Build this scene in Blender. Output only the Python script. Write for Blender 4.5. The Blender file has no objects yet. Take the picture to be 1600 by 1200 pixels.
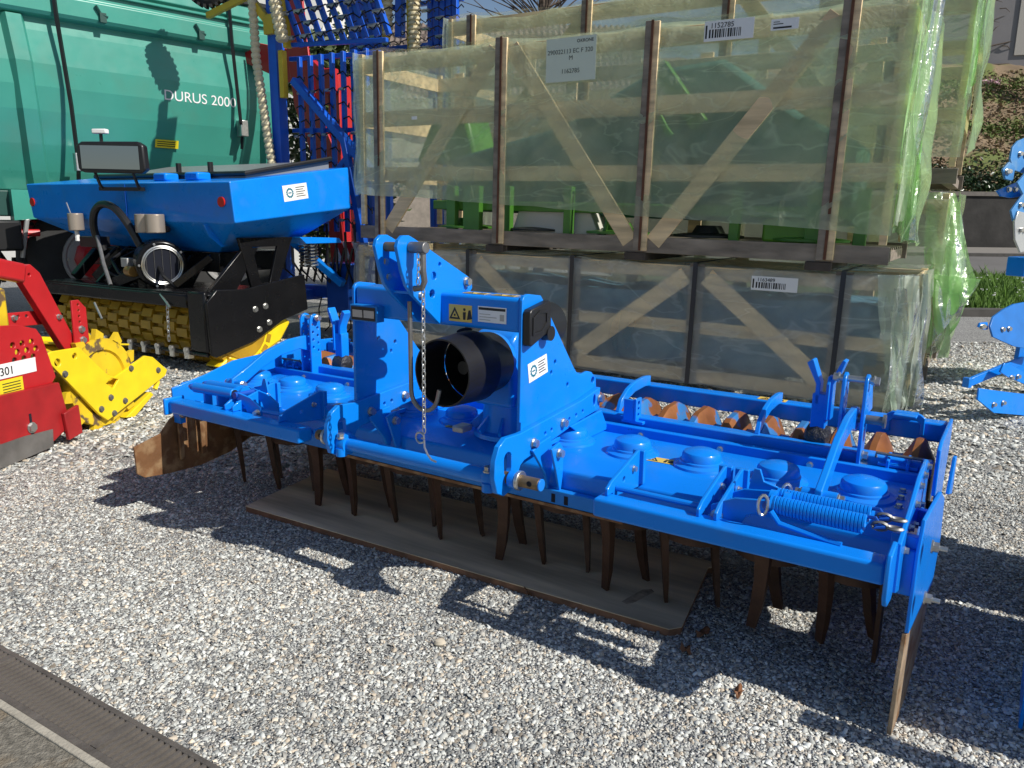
import bpy, bmesh, math, random
import numpy as np
from mathutils import Vector, Matrix, Quaternion, noise
R = math.radians
random.seed(7); rng = np.random.default_rng(7)
S = bpy.context.scene
COL = S.collection

# ------------------------------------------------------------ camera, sky, sun, exposure
PITCH, ROLL = R(12.16), R(0.66)
fwd = Vector((0, math.cos(PITCH), -math.sin(PITCH))); up0 = Vector((0, math.sin(PITCH), math.cos(PITCH))); r0 = Vector((1, 0, 0))
rt = r0*math.cos(ROLL) + up0*math.sin(ROLL); upv = -r0*math.sin(ROLL) + up0*math.cos(ROLL)
cd = bpy.data.cameras.new('camera'); cam = bpy.data.objects.new('camera', cd); COL.objects.link(cam)
M = Matrix((rt, upv, -fwd)).transposed().to_4x4(); M.translation = (0, 0, 1.6)
cam.matrix_world = M
cd.sensor_width = 36; cd.lens = 36*1202/1600; cd.clip_start = 0.05; cd.clip_end = 600
S.camera = cam
SUN = Vector((0.972, -0.578, 1.0)).normalized()
wd = bpy.data.worlds.new('World'); S.world = wd; wd.use_nodes = True
nt = wd.node_tree; nt.nodes.clear()
sky = nt.nodes.new('ShaderNodeTexSky'); sky.sky_type = 'NISHITA'; sky.sun_disc = False
sky.sun_elevation = math.asin(SUN.z); sky.sun_rotation = math.atan2(SUN.x, SUN.y)
sky.altitude = 450; sky.air_density = 1.0; sky.dust_density = 1.0; sky.ozone_density = 1.0
bg = nt.nodes.new('ShaderNodeBackground'); bg.inputs[1].default_value = 0.082
wo = nt.nodes.new('ShaderNodeOutputWorld'); nt.links.new(sky.outputs[0], bg.inputs[0]); nt.links.new(bg.outputs[0], wo.inputs[0])
sl = bpy.data.lights.new('sun', 'SUN'); sl.energy = 4.8; sl.angle = R(0.53); sl.color = (1.0, 0.955, 0.88)
so = bpy.data.objects.new('sun', sl); COL.objects.link(so); so.rotation_euler = SUN.to_track_quat('Z', 'Y').to_euler(); so.location = SUN*60
S.view_settings.view_transform = 'Standard'; S.view_settings.look = 'None'; S.view_settings.gamma = 1
S.view_settings.use_curve_mapping = False; S.view_settings.exposure = 0.1
S.cycles.transparent_max_bounces = 24; S.cycles.max_bounces = 8

# ------------------------------------------------------------ materials
MATS = {}
def pbr(name, col, rough=0.5, metal=0.0, var=0.0, vscale=6.0, bump=0.0, bscale=60.0, col2=None, c2scale=5.0, c2lo=0.5, c2hi=0.65, coat=0.0, spec=0.5, rvar=0.0, det=4.0, stretch=None):
    if name in MATS: return MATS[name]
    m = bpy.data.materials.new(name); m.use_nodes = True; t = m.node_tree; b = t.nodes['Principled BSDF']; L = t.links
    b.inputs['Roughness'].default_value = rough; b.inputs['Metallic'].default_value = metal
    b.inputs['Specular IOR Level'].default_value = spec; b.inputs['Coat Weight'].default_value = coat; b.inputs['Coat Roughness'].default_value = 0.08
    tc = t.nodes.new('ShaderNodeTexCoord'); src = tc.outputs['Object']
    if stretch is not None:
        mpp = t.nodes.new('ShaderNodeMapping'); mpp.inputs['Scale'].default_value = stretch; L.new(src, mpp.inputs[0]); src = mpp.outputs[0]
    def noi(s, d=det):
        n = t.nodes.new('ShaderNodeTexNoise'); n.inputs['Scale'].default_value = s; n.inputs['Detail'].default_value = d; L.new(src, n.inputs['Vector']); return n
    cur = None
    if var > 0:
        n = noi(vscale); mp = t.nodes.new('ShaderNodeMapRange'); mp.inputs[1].default_value = 0.25; mp.inputs[2].default_value = 0.75
        mp.inputs[3].default_value = 1-var; mp.inputs[4].default_value = 1+var; L.new(n.outputs['Fac'], mp.inputs[0])
        mx = t.nodes.new('ShaderNodeMix'); mx.data_type = 'RGBA'; mx.blend_type = 'MULTIPLY'; mx.inputs[0].default_value = 1
        mx.inputs[6].default_value = (*col, 1); L.new(mp.outputs[0], mx.inputs[7]); cur = mx.outputs[2]
    if col2 is not None:
        n = noi(c2scale, 6.0); cr = t.nodes.new('ShaderNodeValToRGB'); cr.color_ramp.elements[0].position = c2lo; cr.color_ramp.elements[1].position = c2hi
        L.new(n.outputs['Fac'], cr.inputs[0]); mx = t.nodes.new('ShaderNodeMix'); mx.data_type = 'RGBA'
        L.new(cr.outputs[0], mx.inputs[0])
        if cur is None: mx.inputs[6].default_value = (*col, 1)
        else: L.new(cur, mx.inputs[6])
        mx.inputs[7].default_value = (*col2, 1); cur = mx.outputs[2]
    if cur is None: b.inputs['Base Color'].default_value = (*col, 1)
    else: L.new(cur, b.inputs['Base Color'])
    if rvar > 0:
        n = noi(9.0); mp = t.nodes.new('ShaderNodeMapRange'); mp.inputs[3].default_value = max(0.03, rough-rvar); mp.inputs[4].default_value = rough+rvar
        L.new(n.outputs['Fac'], mp.inputs[0]); L.new(mp.outputs[0], b.inputs['Roughness'])
    if bump > 0:
        n = noi(bscale); bp = t.nodes.new('ShaderNodeBump'); bp.inputs['Strength'].default_value = bump; bp.inputs['Distance'].default_value = 0.01
        L.new(n.outputs['Fac'], bp.inputs['Height']); L.new(bp.outputs[0], b.inputs['Normal'])
    MATS[name] = m; return m
BLUE = pbr('blue_paint', (0.004, 0.215, 0.78), 0.30, var=0.07, vscale=3, col2=(0.035, 0.205, 0.60), c2scale=4.5, c2lo=0.54, c2hi=0.85, coat=0.22, spec=0.22, rvar=0.1, bump=0.03, bscale=25)
BLUED = pbr('blue_dusty', (0.008, 0.19, 0.60), 0.40, spec=0.3, var=0.1, vscale=4, rvar=0.1)
BLUEW = pbr('blue_worn', (0.008, 0.20, 0.66), 0.42, var=0.15, vscale=4, col2=(0.16, 0.075, 0.03), c2scale=7, c2lo=0.62, c2hi=0.68)
BLUEB = pbr('blue_deep', (0.005, 0.075, 0.42), 0.4, var=0.1)
RUST = pbr('rusty_steel', (0.20, 0.095, 0.04), 0.62, 0.3, var=0.35, vscale=9, bump=0.25, bscale=50, col2=(0.33, 0.20, 0.10), c2scale=14, c2lo=0.48, c2hi=0.62)
TINE = pbr('tine_steel', (0.075, 0.036, 0.02), 0.6, 0.3, var=0.4, vscale=12, bump=0.3, bscale=60)
RING = pbr('ring_rust', (0.30, 0.11, 0.03), 0.45, 0.35, var=0.35, vscale=10, col2=(0.04, 0.22, 0.55), c2scale=6, c2lo=0.55, c2hi=0.6)
STEEL = pbr('zinc_steel', (0.55, 0.55, 0.53), 0.32, 0.9, var=0.15, vscale=20)
GREYM = pbr('grey_pin', (0.22, 0.22, 0.22), 0.45, 0.7, var=0.2, vscale=20)
PINB = pbr('pin_brown', (0.20, 0.14, 0.08), 0.5, 0.6, var=0.3, vscale=25)
BLACK = pbr('black_plastic', (0.012, 0.012, 0.013), 0.38, var=0.2)
BLACKP = pbr('black_paint', (0.007, 0.007, 0.008), 0.25, var=0.2, rvar=0.1, spec=0.3)
RUBBER = pbr('tyre_rubber', (0.022, 0.022, 0.022), 0.8, var=0.3, bump=0.3)
HOLE = pbr('hole_dark', (0.004, 0.006, 0.015), 0.9)
RED = pbr('red_paint', (0.46, 0.016, 0.020), 0.36, var=0.1, rvar=0.1, bump=0.04)
WORN = pbr('worn_plate', (0.40, 0.30, 0.20), 0.55, 0.35, var=0.4, vscale=9, bump=0.3, bscale=50, col2=(0.24, 0.12, 0.05), c2scale=8, c2lo=0.5, c2hi=0.62)
REDW = pbr('red_worn', (0.34, 0.013, 0.016), 0.42, var=0.25, col2=(0.16, 0.13, 0.12), c2scale=5, c2lo=0.64, c2hi=0.68)
REDD = pbr('red_dark', (0.25, 0.01, 0.012), 0.5, var=0.2)
YEL = pbr('yellow_paint', (0.82, 0.60, 0.012), 0.4, var=0.1, rvar=0.1)
YELD = pbr('yellow_dirty', (0.70, 0.48, 0.015), 0.55, var=0.2, col2=(0.14, 0.09, 0.05), c2scale=8, c2lo=0.56, c2hi=0.62)
TEAL = pbr('teal_paint', (0.05, 0.29, 0.225), 0.33, var=0.07, vscale=2, rvar=0.12, col2=(0.075, 0.25, 0.19), c2scale=1.7, c2lo=0.5, c2hi=0.8, bump=0.04, bscale=3)
TEALD = pbr('teal_dark', (0.006, 0.055, 0.045), 0.5)
WHITE = pbr('white_paper', (0.80, 0.80, 0.79), 0.6)
DECY = pbr('decal_yellow', (0.72, 0.50, 0.10), 0.5)
INK = pbr('ink_black', (0.015, 0.015, 0.015), 0.6)
INKB = pbr('ink_teal', (0.01, 0.16, 0.24), 0.6)
SILV = pbr('silver_plate', (0.42, 0.42, 0.41), 0.45, 0.4)
WOODG = pbr('wood_grey', (0.24, 0.20, 0.16), 0.8, var=0.45, vscale=12, stretch=(0.25, 1.0, 1.0), det=7, bump=0.3, bscale=40)
WOODY = pbr('wood_pine', (0.74, 0.56, 0.33), 0.75, var=0.35, vscale=14, stretch=(0.12, 1.0, 1.0), det=6, bump=0.2, bscale=40)
STRAP = pbr('rust_band', (0.13, 0.05, 0.025), 0.6, 0.3, var=0.3, vscale=15)
GRN = pbr('machine_green', (0.075, 0.23, 0.03), 0.4, var=0.1)
GRND = pbr('tarp_dark_green', (0.04, 0.13, 0.105), 0.6, var=0.3)
CREAM = pbr('hose_cream', (0.66, 0.58, 0.38), 0.5, var=0.1)
PLY = pbr('plywood', (0.70, 0.56, 0.37), 0.8, var=0.55, vscale=7, stretch=(0.14, 1.3, 1.0), det=8, bump=0.15, bscale=50, col2=(0.44, 0.34, 0.23), c2scale=2.5, c2lo=0.52, c2hi=0.75)
PLYE = pbr('plywood_edge', (0.20, 0.10, 0.055), 0.8, var=0.4, vscale=20)
GLASSY = pbr('mirror_glass', (0.35, 0.36, 0.38), 0.06, 1.0)
REFL = pbr('reflector_red', (0.55, 0.02, 0.01), 0.2)

def film_mat(name, col, tint, alpha, rough=0.22):
    m = bpy.data.materials.new(name); m.use_nodes = True; t = m.node_tree; t.nodes.clear(); L = t.links
    o = t.nodes.new('ShaderNodeOutputMaterial'); tr = t.nodes.new('ShaderNodeBsdfTransparent'); tr.inputs[0].default_value = (*tint, 1)
    d = t.nodes.new('ShaderNodeBsdfDiffuse'); d.inputs[0].default_value = (*col, 1)
    tl = t.nodes.new('ShaderNodeBsdfTranslucent'); tl.inputs[0].default_value = (*col, 1)
    g = t.nodes.new('ShaderNodeBsdfGlossy'); g.inputs['Roughness'].default_value = rough
    a = t.nodes.new('ShaderNodeMixShader'); a.inputs[0].default_value = 0.65; L.new(d.outputs[0], a.inputs[1]); L.new(tl.outputs[0], a.inputs[2])
    fr = t.nodes.new('ShaderNodeFresnel'); fr.inputs[0].default_value = 1.45
    bsum = t.nodes.new('ShaderNodeMixShader'); L.new(fr.outputs[0], bsum.inputs[0]); L.new(a.outputs[0], bsum.inputs[1]); L.new(g.outputs[0], bsum.inputs[2])
    tc = t.nodes.new('ShaderNodeTexCoord'); n = t.nodes.new('ShaderNodeTexNoise'); n.inputs['Scale'].default_value = 1.6; n.inputs['Detail'].default_value = 5; n.inputs['Distortion'].default_value = 1.2
    L.new(tc.outputs['Object'], n.inputs['Vector'])
    mp = t.nodes.new('ShaderNodeMapRange'); mp.inputs[1].default_value = 0.3; mp.inputs[2].default_value = 0.7; mp.inputs[3].default_value = alpha-0.13; mp.inputs[4].default_value = alpha+0.13
    L.new(n.outputs['Fac'], mp.inputs[0])
    mapn = t.nodes.new('ShaderNodeMapping'); mapn.inputs['Rotation'].default_value = (0.4, 0.6, 0.3); mapn.inputs['Scale'].default_value = (0.55, 1.0, 1.5); L.new(tc.outputs['Object'], mapn.inputs[0])
    n3 = t.nodes.new('ShaderNodeTexNoise'); n3.inputs['Scale'].default_value = 1.9; n3.inputs['Detail'].default_value = 3; n3.inputs['Distortion'].default_value = 0.8; L.new(mapn.outputs[0], n3.inputs['Vector'])
    s1 = t.nodes.new('ShaderNodeMath'); s1.operation = 'SUBTRACT'; s1.inputs[1].default_value = 0.5; L.new(n3.outputs['Fac'], s1.inputs[0])
    s2 = t.nodes.new('ShaderNodeMath'); s2.operation = 'ABSOLUTE'; L.new(s1.outputs[0], s2.inputs[0])
    m3 = t.nodes.new('ShaderNodeMapRange'); m3.inputs[1].default_value = 0.0; m3.inputs[2].default_value = 0.022; m3.inputs[3].default_value = 0.20; m3.inputs[4].default_value = 0.0; L.new(s2.outputs[0], m3.inputs[0])
    ad = t.nodes.new('ShaderNodeMath'); ad.operation = 'ADD'; ad.use_clamp = True; L.new(mp.outputs[0], ad.inputs[0]); L.new(m3.outputs[0], ad.inputs[1])
    mx = t.nodes.new('ShaderNodeMixShader'); L.new(ad.outputs[0], mx.inputs[0]); L.new(tr.outputs[0], mx.inputs[1]); L.new(bsum.outputs[0], mx.inputs[2])
    bp = t.nodes.new('ShaderNodeBump'); bp.inputs['Strength'].default_value = 0.6; bp.inputs['Distance'].default_value = 0.03
    n2 = t.nodes.new('ShaderNodeTexNoise'); n2.inputs['Scale'].default_value = 9; n2.inputs['Detail'].default_value = 4; n2.inputs['Distortion'].default_value = 2.0
    L.new(tc.outputs['Object'], n2.inputs['Vector']); L.new(n2.outputs['Fac'], bp.inputs['Height'])
    L.new(bp.outputs[0], g.inputs['Normal']); L.new(bp.outputs[0], d.inputs['Normal'])
    L.new(mx.outputs[0], o.inputs[0]); return m
FILMG = film_mat('green_film', (0.87, 0.98, 0.76), (0.98, 1.0, 0.965), 0.49)
FILMT = film_mat('green_film_thin', (0.88, 0.95, 0.65), (0.985, 1.0, 0.96), 0.22)
FILMCT = film_mat('clear_film_thin', (0.8, 0.84, 0.78), (0.97, 1.0, 0.98), 0.26)
FILMGE = film_mat('green_film_loose', (0.66, 0.97, 0.50), (0.88, 0.99, 0.82), 0.64)
FILMC = film_mat('clear_film', (0.84, 0.93, 0.97), (0.98, 1.0, 1.0), 0.38)
FILMCE = film_mat('clear_film_end', (0.80, 0.90, 0.80), (0.94, 0.99, 0.94), 0.70)

# ------------------------------------------------------------ mesh helpers
AX = {'yz': (1, 2, 0), 'xy': (0, 1, 2), 'xz': (0, 2, 1)}
def circ(cx, cy, r, n=10, ry=None):
    ry = r if ry is None else ry
    return [(cx + r*math.cos(2*math.pi*i/n), cy + ry*math.sin(2*math.pi*i/n)) for i in range(n)]
def frame_of(d):
    d = Vector(d).normalized(); a = Vector((0, 0, 1)) if abs(d.z) < 0.9 else Vector((1, 0, 0))
    x = d.cross(a).normalized(); return x, d.cross(x).normalized(), d
class MB:
    def __init__(s): s.v = []; s.f = []
    def add(s, vs, fs):
        o = len(s.v); s.v += [tuple(p) for p in vs]; s.f += [tuple(i+o for i in f) for f in fs]; return s
    def box(s, a, b):
        (x0, y0, z0), (x1, y1, z1) = a, b
        return s.add([(x0,y0,z0),(x1,y0,z0),(x1,y1,z0),(x0,y1,z0),(x0,y0,z1),(x1,y0,z1),(x1,y1,z1),(x0,y1,z1)],
                     [(0,3,2,1),(4,5,6,7),(0,1,5,4),(1,2,6,5),(2,3,7,6),(3,0,4,7)])
    def bar(s, p0, p1, w, h, up=(0, 0, 1)):
        p0, p1 = Vector(p0), Vector(p1); d = (p1-p0).normalized(); x = d.cross(Vector(up)).normalized(); z = x.cross(d).normalized()
        c = [(-w/2, -h/2), (w/2, -h/2), (w/2, h/2), (-w/2, h/2)]
        return s.add([p+x*a+z*b for p in (p0, p1) for a, b in c], [(0,1,2,3),(7,6,5,4),(0,4,5,1),(1,5,6,2),(2,6,7,3),(3,7,4,0)])
    def prism(s, poly, k0, k1, plane='yz', holes=()):
        a, b, c = AX[plane]; loops = [list(poly)] + [list(h) for h in holes]; pts = [p for l in loops for p in l]; n = len(pts)
        def mk(p, k):
            q = [0, 0, 0]; q[a] = p[0]; q[b] = p[1]; q[c] = k; return q
        vs = [mk(p, k0) for p in pts] + [mk(p, k1) for p in pts]
        if holes:
            bm = bmesh.new(); bv = [bm.verts.new((p[0], p[1], 0)) for p in pts]; es = []; o = 0
            for l in loops:
                es += [bm.edges.new((bv[o+i], bv[o+(i+1) % len(l)])) for i in range(len(l))]; o += len(l)
            bm.verts.index_update(); bmesh.ops.triangle_fill(bm, edges=es, use_beauty=True); tr = [tuple(v.index for v in f.verts) for f in bm.faces]; bm.free()
            fs = tr + [tuple(i+n for i in reversed(t)) for t in tr]
        else: fs = [tuple(range(n)), tuple(range(2*n-1, n-1, -1))]
        o = 0
        for l in loops:
            m = len(l)
            for i in range(m): j = (i+1) % m; fs.append((o+i, o+j, o+j+n, o+i+n))
            o += m
        return s.add(vs, fs)
    def cyl(s, p0, p1, r0, r1=None, n=14, caps=True):
        r1 = r0 if r1 is None else r1; p0, p1 = Vector(p0), Vector(p1); x, y, d = frame_of(p1-p0)
        vs = [p+(x*math.cos(2*math.pi*i/n)+y*math.sin(2*math.pi*i/n))*r for p, r in ((p0, r0), (p1, r1)) for i in range(n)]
        fs = [(i, (i+1) % n, n+(i+1) % n, n+i) for i in range(n)]
        if caps: fs += [tuple(range(n-1, -1, -1)), tuple(range(n, 2*n))]
        return s.add(vs, fs)
    def tube(s, path, r, n=8, closed=False):
        P = [Vector(p) for p in path]; m = len(P); vs = []; px = None
        for i, p in enumerate(P):
            d = (P[(i+1) % m]-P[i-1]) if closed else (P[min(i+1, m-1)]-P[max(i-1, 0)])
            if d.length < 1e-9: d = Vector((0, 0, 1))
            d.normalize()
            if px is None: x, y, _ = frame_of(d)
            else:
                x = (px-d*px.dot(d)); x = x.normalized() if x.length > 1e-6 else frame_of(d)[0]; y = d.cross(x)
            px = x; rr = r[i] if isinstance(r, (list, tuple)) else r
            vs += [p+(x*math.cos(2*math.pi*k/n)+y*math.sin(2*math.pi*k/n))*rr for k in range(n)]
        fs = []
        for i in range(m if closed else m-1):
            j = (i+1) % m
            for k in range(n): l = (k+1) % n; fs.append((i*n+k, i*n+l, j*n+l, j*n+k))
        if not closed: fs += [tuple(range(n-1, -1, -1)), tuple(range((m-1)*n, m*n))]
        return s.add(vs, fs)
    def lathe(s, prof, base, axis, n=20):
        base = Vector(base); x, y, d = frame_of(axis); vs = []; fs = []; m = len(prof)
        for r, z in prof: vs += [base+d*z+(x*math.cos(2*math.pi*k/n)+y*math.sin(2*math.pi*k/n))*max(r, 1e-4) for k in range(n)]
        for i in range(m-1):
            for k in range(n): l = (k+1) % n; fs.append((i*n+k, i*n+l, (i+1)*n+l, (i+1)*n+k))
        fs += [tuple(range(n-1, -1, -1)), tuple(range((m-1)*n, m*n))]
        return s.add(vs, fs)
    def grid(s, fn, nu, nv):
        vs = [fn(i/nu, j/nv) for j in range(nv+1) for i in range(nu+1)]; w = nu+1
        return s.add(vs, [(j*w+i, j*w+i+1, (j+1)*w+i+1, (j+1)*w+i) for j in range(nv) for i in range(nu)])
    def mesh(s, name, mat, smooth=True, recalc=True):
        me = bpy.data.meshes.new(name); me.from_pydata(s.v, [], s.f)
        if recalc:
            bm = bmesh.new(); bm.from_mesh(me); bmesh.ops.recalc_face_normals(bm, faces=bm.faces); bm.to_mesh(me); bm.free()
        me.materials.append(mat)
        if smooth: me.shade_smooth(); me.set_sharp_from_angle(angle=R(32))
        return me
    def build(s, name, mat, parent=None, bevel=0.0, smooth=True, seg=2, recalc=True):
        return link(name, s.mesh(name, mat, smooth, recalc), parent, bevel, seg)
def link(name, me, parent=None, bevel=0.0, seg=2, loc=None, rot=None, scale=None):
    o = bpy.data.objects.new(name, me); COL.objects.link(o)
    if parent is not None: o.parent = parent
    if bevel > 0:
        b = o.modifiers.new('bevel', 'BEVEL'); b.width = bevel; b.segments = seg; b.limit_method = 'ANGLE'; b.angle_limit = R(40)
    if loc is not None: o.location = loc
    if rot is not None: o.rotation_euler = rot
    if scale is not None: o.scale = scale
    return o
def thing(name, label, cat, loc=(0, 0, 0), rotz=0.0, group=None):
    o = bpy.data.objects.new(name, None); COL.objects.link(o); o.location = loc; o.rotation_euler = (0, 0, rotz); o.empty_display_size = 0.1
    o['label'] = label; o['category'] = cat
    if group: o['group'] = group
    return o
def tag(o, label, cat, group=None):
    o['label'] = label; o['category'] = cat
    if group: o['group'] = group
    return o
def struct(o, kind='structure'): o['kind'] = kind; return o
def B(a, b): return MB().box(a, b)
_txt = {}
def text_mesh(s, size, mat):
    cu = bpy.data.curves.new('txt', 'FONT'); cu.body = s; cu.size = size; cu.align_x = 'LEFT'; cu.extrude = 0.0008
    ob = bpy.data.objects.new('txt', cu); COL.objects.link(ob); dg = bpy.context.evaluated_depsgraph_get()
    me = bpy.data.meshes.new_from_object(ob.evaluated_get(dg)); bpy.data.objects.remove(ob); bpy.data.curves.remove(cu)
    me.materials.clear(); me.materials.append(mat); return me
def plate_matrix(o, x, n):
    x = Vector(x).normalized(); n = Vector(n).normalized(); y = n.cross(x).normalized(); x = y.cross(n)
    m = Matrix((x, y, n)).transposed().to_4x4(); m.translation = Vector(o); return m
def sheet(name, parent, o, x, n, w, h, mat, th=0.0015):
    """thin flat print: lower-left corner o, x direction, outward normal n"""
    ob = B((0, 0, 0.0006), (w, h, th)).build(name, mat, parent, smooth=False); ob.matrix_local = plate_matrix(o, x, n); return ob
def marks(name, parent, rects, mat, z=0.0022):
    mb = MB()
    for a, b, c, d in rects: mb.box((a, b, 0.0012), (c, d, z))
    return mb.build(name, mat, parent, smooth=False)
def words(name, parent, s, size, mat, x, y, z=0.003):
    return link(name, text_mesh(s, size, mat), parent, loc=(x, y, z))
def warn_decal(parent, o, x, n, w=0.13, h=0.055):
    d = sheet('warning_decal', parent, o, x, n, w, h, DECY)
    mb = MB(); t = h*0.75; cx = w*0.26; y0 = h*0.14
    tri = [(cx-t*0.55, y0), (cx+t*0.55, y0), (cx, y0+t*0.95)]; inn = [(cx-t*0.32, y0+t*0.14), (cx+t*0.32, y0+t*0.14), (cx, y0+t*0.68)]
    mb.prism(tri, 0.0012, 0.0022, 'xy', holes=[inn]); mb.prism(circ(cx, y0+t*0.32, t*0.1, 8), 0.0012, 0.0022, 'xy')
    fx = w*0.68
    mb.prism(circ(fx, y0+t*0.8, t*0.12, 8), 0.0012, 0.0022, 'xy'); mb.prism([(fx-t*0.12, y0), (fx+t*0.1, y0), (fx+t*0.14, y0+t*0.6), (fx-t*0.14, y0+t*0.6)], 0.0012, 0.0022, 'xy')
    mb.prism([(fx+t*0.25, y0), (fx+t*0.75, y0+t*0.1), (fx+t*0.6, y0+t*0.8), (fx+t*0.4, y0+t*0.75)], 0.0012, 0.0022, 'xy')
    mb.build('pictogram', INK, d, smooth=False); return d
def dealer_sticker(parent, o, x, n, w=0.13, h=0.06):
    d = sheet('dealer_sticker', parent, o, x, n, w, h, WHITE)
    mb = MB(); c = (w*0.27, h*0.5); r = h*0.34; k = 12
    gear = []
    for i in range(k*2): rr = r if i % 2 else r*0.84; gear.append((c[0]+rr*math.cos(math.pi*i/k), c[1]+rr*math.sin(math.pi*i/k)))
    mb.prism(gear, 0.0012, 0.0022, 'xy', holes=[circ(*c, r*0.6, 12)]); mb.box((c[0]-r*0.4, c[1]-r*0.1, 0.0012), (c[0]+r*0.4, c[1]+r*0.12, 0.0022))
    mb.build('emblem', INKB, d, smooth=False)
    marks('text_lines', d, [(w*0.52, h*(0.2+0.14*i), w*(0.9-0.07*(i % 2)), h*(0.25+0.14*i)) for i in range(5)], INK); return d
def bar_label(parent, o, x, n, w, h, number):
    d = sheet('barcode_label', parent, o, x, n, w, h, WHITE)
    rr = random.Random(5); X = w*0.10; rects = []
    while X < w*0.74:
        bw = rr.choice([0.006, 0.010, 0.014])*w/0.4; rects.append((X, h*0.16, X+bw, h*0.58)); X += bw+rr.choice([0.006, 0.010])*w/0.4
    marks('barcode', d, rects, INK); words('number', d, number, h*0.36, INK, w*0.12, h*0.64); marks('side_mark', d, [(w*0.025, h*0.15, w*0.06, h*0.8)], INK); return d
def hexmesh(r, h, mat, name='bolt'):
    mb = MB(); mb.cyl((0, 0, 0), (0, 0, h*0.25), r*1.25, n=14); mb.cyl((0, 0, h*0.25), (0, 0, h), r, n=6); return mb.mesh(name, mat)
BOLT = hexmesh(0.017, 0.022, STEEL); BOLTS = hexmesh(0.011, 0.014, STEEL)
def bolt(parent, p, n, me=None, name='bolt'):
    o = link(name, me or BOLT, parent); x, y, d = frame_of(n); m = Matrix((x, y, d)).transposed().to_4x4(); m.translation = Vector(p); o.matrix_local = m; return o
def smooth(path, k=5):
    P = [Vector(p) for p in path]; Q = [P[0]*2-P[1]]+P+[P[-1]*2-P[-2]]; out = []
    for i in range(1, len(Q)-2):
        a, b, c, d = Q[i-1:i+3]
        for j in range(k): t_ = j/k; out.append(0.5*((2*b)+(c-a)*t_+(2*a-5*b+4*c-d)*t_*t_+(3*b-a-3*c+d)*t_**3))
    return out+[P[-1]]
def helix(p0, p1, r, turns, wire, n=10):
    p0, p1 = Vector(p0), Vector(p1); x, y, d = frame_of(p1-p0); L = (p1-p0).length; N = turns*n
    return MB().tube([p0+d*(L*i/N)+(x*math.cos(2*math.pi*i/n)+y*math.sin(2*math.pi*i/n))*r for i in range(N+1)], wire, 5)
# ------------------------------------------------------------ ground
def gravel_material():
    m = bpy.data.materials.new('gravel'); m.use_nodes = True; t = m.node_tree; b = t.nodes['Principled BSDF']; L = t.links
    tc = t.nodes.new('ShaderNodeTexCoord'); v = t.nodes.new('ShaderNodeTexVoronoi'); v.inputs['Scale'].default_value = 115; L.new(tc.outputs['Object'], v.inputs['Vector'])
    cr = t.nodes.new('ShaderNodeValToRGB'); e = cr.color_ramp.elements; e[0].color = (0.15, 0.15, 0.145, 1); e[1].color = (0.64, 0.625, 0.58, 1)
    x = e.new(0.45); x.color = (0.25, 0.25, 0.245, 1)
    sx = t.nodes.new('ShaderNodeSeparateColor'); L.new(v.outputs['Color'], sx.inputs[0]); L.new(sx.outputs[0], cr.inputs[0])
    n = t.nodes.new('ShaderNodeTexNoise'); n.inputs['Scale'].default_value = 1.3; n.inputs['Detail'].default_value = 3; L.new(tc.outputs['Object'], n.inputs['Vector'])
    mp = t.nodes.new('ShaderNodeMapRange'); mp.inputs[3].default_value = 0.8; mp.inputs[4].default_value = 1.15; L.new(n.outputs['Fac'], mp.inputs[0])
    mx = t.nodes.new('ShaderNodeMix'); mx.data_type = 'RGBA'; mx.blend_type = 'MULTIPLY'; mx.inputs[0].default_value = 1; L.new(cr.outputs[0], mx.inputs[6]); L.new(mp.outputs[0], mx.inputs[7])
    L.new(mx.outputs[2], b.inputs['Base Color']); b.inputs['Roughness'].default_value = 0.85
    bp = t.nodes.new('ShaderNodeBump'); bp.inputs['Strength'].default_value = 1.0; bp.inputs['Distance'].default_value = 0.012; bp.invert = True
    L.new(v.outputs['Distance'], bp.inputs['Height']); L.new(bp.outputs[0], b.inputs['Normal']); return m
g = MB().add([(-250, -20, 0), (250, -20, 0), (250, 450, 0), (-250, 450, 0)], [(0, 1, 2, 3)]).build('gravel_yard', gravel_material(), smooth=False); struct(g)

# drain: line through two measured ground points
DA, DB = Vector((-1.919, 2.623, 0)), Vector((-0.858, 1.984, 0)); dd = (DB-DA).normalized(); dn = Vector((-dd.y, dd.x, 0))   # dn points to the yard side
if dn.y < 0: dn = -dn
def inpave(x, y): return (x-DA.x)*dn.x + (y-DA.y)*dn.y < 0.0

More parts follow.
